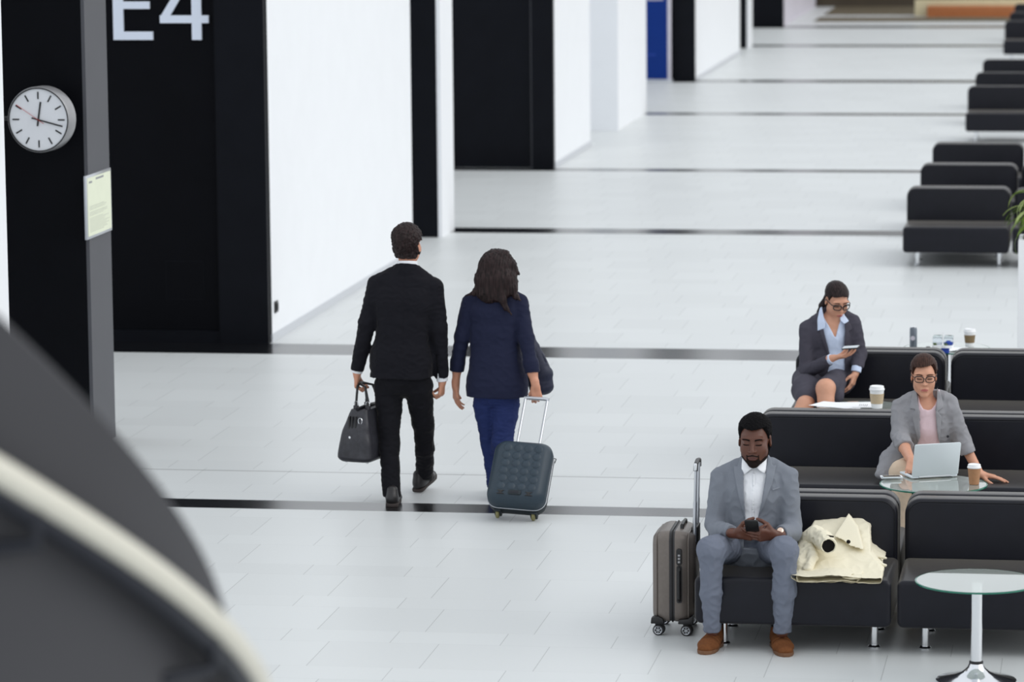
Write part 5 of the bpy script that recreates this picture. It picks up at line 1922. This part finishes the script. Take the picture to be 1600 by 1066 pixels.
hand(S, (-1.868, 25.540, 0.757), (.95, -.22, .20), (.0, .25, .95), (-.2, .9, .3), (.22, .24, .28, .34), .04, .5, .5, .92)
hand(S, (-1.726, 25.755, 0.626), (-.30, -.38, -1), (-.9, .3, .2), (0, -.9, .3), (.30, .30, .34, .4), .05, .2, .5, .92)
g = S.grid(.0036)
to_mesh('body', g, M['skin_light'], pp)
gh = features(HP, pp, 'lips_rose', 'hair_dark', bth=.0036)
x, y, z = HP.local(gh)
lowz = np.where(y < -.03, -.075, np.where(y < .02, -.075 + (y + .03) * 1.3, np.where(y < .050, -.010 + (y - .02) * 2.8, .080 - .30 * np.abs(x))))
thk = .007 + .009 * np.clip((z - .02) / .06, 0, 1)
hd = np.maximum(np.maximum(gh.D - thk, (lowz - z) * .7), -gh.D - .004)
ear = np.sqrt(((np.abs(x) - .084) / .027) ** 2 + ((y - .006) / .036) ** 2 + ((z + .006) / .042) ** 2) - 1
hd = np.maximum(hd, -ear * .02)
hb = to_mesh('hair', gh, M['hair_dark'], pp, hd.astype(F32), fold=lambda p: combed(p, HP))
S = Sculpt()
S.chain([HP.P(0, -.095, -.01), HP.P(.0, -.120, -.02), (-1.963, 25.920, 1.065), (-1.984, 25.920, 1.020), (-1.998, 25.920, 0.985)], [.022, .026, .026, .018, .006], .02)
to_mesh('ponytail', S.grid(.004), M['hair_dark'], pp, fold=lambda p: .002 * noise.noise(p * 60))
glasses(pp, HP, M['spec_frame'], 1.5)
for q, dv in ((((-1.901, 25.360, 0.213)[0], 25.40, 0), (0, -1)), (((-2.179, 25.280, 0.221)[0] + .02, 25.33, 0), (-.3, -.95))):
    heel, toe = q, (q[0] + dv[0] * .24, q[1] + dv[1] * .24, 0)
    S = Sculpt()
    ax, sd, upv, L = shoe(S, heel, toe, .040, .075)
    s_ = to_mesh('shoe', S.grid(.006), M['shoe_black'], pp)
    sole_mesh('sole', heel, toe, .040, .015, M['shoe_sole'], pp).parent = s_
PC = Vector((-1.731, 25.500, 0.837))
t = empty('smartphone', PC, 'smartphone held flat in the hand of the woman in the charcoal skirt suit', 'phone')
mp_ = Matrix.Rotation(math.radians(-14), 4, 'Z') @ Matrix.Rotation(math.radians(-6), 4, 'Y') @ Matrix.Rotation(math.radians(8), 4, 'X')
fin('case', prism(rrect(-.07, -.034, .045, .034, .009), -.004, .004, 'Z', .002, mtx=mp_), M['black_plastic'], t)
fin('screen', prism(rrect(-.066, -.031, .041, .031, .006), .004, .0052, 'Z', mtx=mp_), M['silver'], t)
# ------------------------------------------------------------------ taupe suitcase standing beside the sofa
t = empty('upright_suitcase', (-2.325, 20.06, 0), 'taupe hard shell suitcase standing upright beside the man in the grey suit', 'suitcase')
M['taupe'] = mat('taupe metallic shell', (112, 104, 98), .38, metal=.25, var=.05, scale=60)
M['taupe_dark'] = mat('dark grey trim', (44, 43, 46), .5, var=.08)
HX, HY0, HY1, Z0, Z1 = .112, -.03, .35, .075, .575


def half(x0, x1):
    own = bmesh.new()
    rings = []
    for u in (0, .3, .55, .75, .9, 1):
        ins = .050 * max(0, (u - .25) / .75) ** 2
        xx = x0 + (x1 - x0) * u
        rings.append([own.verts.new((xx, yy_, zz)) for yy_, zz in rrect(HY0 + ins, Z0 + ins * .4, HY1 - ins, Z1 - ins * .8, .05, 6)])
    for A_, B_ in zip(rings, rings[1:]):
        for k in range(len(A_)):
            j = (k + 1) % len(A_)
            own.faces.new((A_[k], A_[j], B_[j], B_[k]))
    own.faces.new(rings[0])
    own.faces.new(rings[-1])
    return own


fin('left_shell', half(-.018, -HX), M['taupe'], t, True, 50)
fin('right_shell', half(.012, HX), M['taupe'], t, True, 50)
fin('zip_band', prism(rrect(HY0 + .002, Z0 + .002, HY1 - .002, Z1 - .002, .05, 6), -.018, .012, 'X'), M['taupe_dark'], t, True, 40)
fin('zip_line', tube([(-.003, yy_, zz) for yy_, zz in rrect(HY0 - .001, Z0 - .001, HY1 + .001, Z1 + .001, .05, 6)], .004, 6, closed=True), M['black_plastic'], t)
for sx_ in (-.060, -.088):
    fin('rib', tube([(sx_, yy_, zz) for yy_, zz in rrect(HY0 + .006 + (abs(sx_) - .05) * .3, Z0 + .01, HY1 - .012, Z1 - .006 - (abs(sx_) - .05) * .35, .05, 6)], .004, 6, closed=True), M['taupe'], t)
fin('rib', tube([(.085, yy_, zz) for yy_, zz in rrect(HY0 + .012, Z0 + .01, HY1 - .012, Z1 - .014, .05, 6)], .004, 6, closed=True), M['taupe'], t)
fin('lock', prism(rrect(.022, .395, .052, .485, .012), HY0 - .012, HY0 + .01, 'Y', .003), M['black_plastic'], t)
for k in range(3):
    fin('lock_dial', lathe([(0, -.006), (.007, -.006), (.007, .006), (0, .006)], 14, mtx=Matrix.Translation((.037, HY0 - .009, .412 + k * .018)) @ Matrix.Rotation(math.pi / 2, 4, 'Y')), M['grey_metal'], t)
fin('side_handle', tube([(.037, HY0 + .004, .20), (.037, HY0 - .014, .215), (.037, HY0 - .018, .29), (.037, HY0 - .014, .365), (.037, HY0 + .004, .38)], .011, 10), M['black_plastic'], t)
fin('side_handle_plate', prism(rrect(.022, .185, .052, .392, .012), HY0 - .003, HY0 + .008, 'Y', .002), M['taupe_dark'], t)
fin('top_handle', tube([(.04, .08, Z1 - .004), (.04, .085, Z1 + .016), (.04, .17, Z1 + .02), (.04, .255, Z1 + .016), (.04, .26, Z1 - .004)], .010, 10), M['black_plastic'], t)
fin('telescope_housing', box_bm((.088, .10, .44), (.122, .25, Z1 + .005), .006), M['black_plastic'], t)
for yy_ in (.10, .24):
    fin('telescope_rod', tube([(.104, yy_, .5), (.110, yy_, .72)], .0105, 10), M['alu'], t)
    fin('telescope_rod', tube([(.110, yy_, .72), (.115, yy_, .915)], .0085, 10), M['alu'], t)
fin('telescope_grip', tube([(.115, .085, .89), (.1155, .09, .925), (.116, .17, .935), (.1155, .25, .925), (.115, .255, .89)], .0125, 10), M['black_plastic'], t)
fin('grip_button', box_bm((.106, .062, .895), (.124, .076, .935), .004), M['chrome'], t)
for sx_ in (-.082, .07):
    fin('corner_guard', prism([(-.038, 0), (.038, 0), (.030, .03), (.0, .042), (-.034, .034)] if sx_ < 0 else [(-.042, 0), (.042, 0), (.042, .052), (.012, .030), (-.036, .026)], HY0 - .004, HY0 + .05, 'Y', .006, mtx=Matrix.Translation((sx_, 0, Z0 - .006))), M['black_plastic'], t)
    for yy_ in (.02, .30):
        fork = fin('caster_fork', box_bm((sx_ - .018, yy_ - .014, .038), (sx_ + .018, yy_ + .018, Z0 + .006), .006), M['black_plastic'], t)
        for dx in (0,):
            mw = Matrix.Translation((sx_, yy_ - .018, .0295)) @ Matrix.Rotation(math.pi / 2, 4, 'X')
            w_ = fin('wheel', lathe([(.0, -.009), (.022, -.009), (.0295, -.007), (.0295, .007), (.022, .009), (0, .009)], 26, mtx=mw), M['dark_rubber'], t)
            hub = lathe([(.018, .009), (.021, .0105), (.023, .009)], 24, mtx=mw, cap=False)
            for k in range(6):
                hub = box_bm((-.0016, -.0195, -.001), (.0016, -.004, .0012), bm=hub, mtx=mw @ Matrix.Rotation(k * math.pi / 3, 4, 'Z') @ Matrix.Translation((0, 0, .0098)))
            hub = lathe([(0, .0085), (.005, .0085), (.005, .011), (0, .011)], 12, mtx=mw, bm=hub)
            fin('hub', hub, M['alu'], w_)
        mw2 = Matrix.Translation((sx_ + .006, yy_ + .016, .0295)) @ Matrix.Rotation(math.pi / 2, 4, 'X')
        fin('wheel', lathe([(.0, -.008), (.022, -.008), (.0295, -.006), (.0295, .006), (.022, .008), (0, .008)], 26, mtx=mw2), M['dark_rubber'], t)

# ------------------------------------------------------------------ cream coat thrown on the seat
t = empty('trench_coat', (-1.42, 20.0, .40), 'crumpled cream trench coat lying on the black sofa beside the man in grey', 'coat')
M['cream_cloth'] = mat('cream coat cotton', (230, 223, 200), .85, spec=.15, var=.03, scale=300)
M['coat_dark'] = mat('dark coat lining', (26, 24, 24), .9, spec=.1, var=.1)
cb = Grid((-1.75, 19.60, .385), (-1.10, 20.42, .74), .0045)
X_, Y_, Z_ = cb.X, cb.Y, cb.Z


def wav(a, b, c, ph):
    return np.sin(X_ * a + Y_ * b + Z_ * c + ph)


# main body: a slab of cloth sloping from the seat edge up against the backrest, with creases fanning from the left
def creases(px_, pz_):
    ang = np.arctan2(Z_ + Y_ * .35 - pz_, X_ - px_)
    return np.sin(ang * 17 + 1.2) * .5 + np.abs(np.sin(ang * 9.0)) * .5


slope = .428 + np.clip(Y_ - 19.80, 0, 1) * .33 + .006 * creases(-1.78, 7.40) + .004 * np.sin(X_ * 22 + Y_ * 9)
slab = np.abs(Z_ - slope + .016) - .020
body_poly = cb.poly([(-1.609, 0.555), (-1.582, 0.598), (-1.459, 0.607), (-1.411, 0.636), (-1.329, 0.617), (-1.281, 0.583), (-1.257, 0.493), (-1.178, 0.439), (-1.178, 0.404), (-1.294, 0.402), (-1.369, 0.414), (-1.465, 0.398), (-1.595, 0.388), (-1.647, 0.422), (-1.650, 0.485)])
main = np.maximum(slab * .85, body_poly * .9)
under = np.maximum(np.maximum(Z_ - slope + .01, body_poly + .018), 19.76 - Y_)
main = np.minimum(main, under * .8)
g = cb.like(np.maximum(main, .403 - Z_).astype(F32))
to_mesh('coat_body', g, M['cream_cloth'], t, fold=folds(.003, 9, 9, 9, .006, 3.9), relax=2)
# big triangular collar flap turned up towards the backrest
cp = cb.poly([(-1.461, 0.557), (-1.396, 0.646), (-1.334, 0.591), (-1.293, 0.512), (-1.368, 0.524), (-1.409, 0.544)])
cl = np.maximum(np.abs(Z_ - slope - .020 - .10 * np.clip(Y_ - 20.05, 0, 1)) - .012, cp * .9)
to_mesh('collar_flap', cb.like(cl.astype(F32)), M['cream_cloth'], t, relax=2)
# folded front hem: a flat rolled band on the seat edge
hp_ = cb.poly([(-1.612, 0.395), (-1.625, 0.436), (-1.571, 0.468), (-1.443, 0.450), (-1.342, 0.460), (-1.288, 0.457), (-1.281, 0.427), (-1.315, 0.402), (-1.443, 0.385), (-1.551, 0.386)])
hz = .432 + .006 * np.sin(X_ * 21) + .05 * np.clip(Y_ - 19.68, 0, .1)
hm = np.maximum(np.maximum(np.abs(Z_ - hz + .012) - .016, hp_ * .9), Y_ - 19.80)
gap = np.sqrt(((X_ - (-1.329, 19.680, 0.437)[0]) / .06) ** 2 + ((Z_ - .424) / .010) ** 2 + ((Y_ - 19.66) / .05) ** 2) - 1
hm = np.maximum(hm, -gap * .01)
to_mesh('hem', cb.like(np.maximum(hm, .402 - Z_).astype(F32)), M['cream_cloth'], t, fold=folds(.002, 14, 14, 14, .004, 1.9), relax=2)
# bunched left part
S = Sculpt()
S.chain([(-1.608, 19.800, 0.407), (-1.621, 19.830, 0.453), (-1.608, 19.920, 0.491)], [.024, .034, .032], .015)
S.chain([(-1.629, 19.930, 0.488), (-1.609, 20.020, 0.534), (-1.566, 20.080, 0.559)], [.028, .034, .034], .015)
S.chain([(-1.592, 19.980, 0.528), (-1.555, 19.860, 0.490), (-1.576, 19.780, 0.436)], [.026, .028, .026], .015)
g = S.grid(.004)
g.D = np.maximum(g.D, .402 - g.Z).astype(F32)
to_mesh('bunched_fold', g, M['cream_cloth'], t, fold=folds(.004, 13, 13, 13, .012, 7.9), relax=1)
# sleeve lying on top, its dark opening to the viewer
s0, s1, s2, s3 = (-1.595, 20.020, 0.555), (-1.549, 20.000, 0.574), (-1.497, 19.900, 0.570), (-1.466, 19.800, 0.560)
S = Sculpt()
S.chain([s0, s1, s2, s3], [.044, .050, .046, .043], .03)
dv = A3(s3) - A3(s2)
dv /= np.linalg.norm(dv)
dv = dv * .6 + np.array((.15, -.8, 0)) * .5
dv /= np.linalg.norm(dv)
S.plane(s3, dv)
S.cap(A3(s3) - dv * .05, A3(s3) + dv * .03, .036, .036, 0, 's')
g = S.grid(.0035)
sl_ = to_mesh('sleeve', g, M['cream_cloth'], t, fold=folds(.005, 15, 15, 15, .009, .9))
S = Sculpt()
S.cap(A3(s3) - dv * .055, A3(s3) - dv * .012, .037, .037, 0)
S.plane(A3(s3) - dv * .010, dv)
to_mesh('inset', S.grid(.0035), M['coat_dark'], t)  # dark plug filling the sleeve opening
off = Vector(t.location)
fin('button', lathe([(0, 0), (.011, 0), (.011, .004), (0, .005)], 18, mtx=Matrix.Translation(Vector((-1.374, 19.965, 0.553)) - off) @ Vector((.2, -.75, .6)).to_track_quat('Z', 'Y').to_matrix().to_4x4()), M['coat_dark'], t)
fin('cuff_buckle', box_bm((-.02, -.004, -.004), (.02, .004, .004), .002, mtx=Matrix.Translation(Vector((-1.463, 19.850, 0.604)) - off) @ Matrix.Rotation(.15, 4, 'Y')), M['coat_dark'], t)
# belt end and corner flap pointing right
S = Sculpt()
S.loft([((-1.285, 19.980, 0.458), .030, .012), ((-1.213, 19.920, 0.451), .022, .010), ((-1.173, 19.880, 0.446), .010, .008)], side=(0, 1, 0), k=.01)
S.loft([((-1.258, 20.100, 0.457), .020, .008), ((-1.182, 20.080, 0.447), .009, .007)], side=(0, 1, 0), k=.01)
g = S.grid(.0035)
to_mesh('corner_flap', g, M['cream_cloth'], t, fold=folds(.002, 20, 20, 20, .003, 5.))
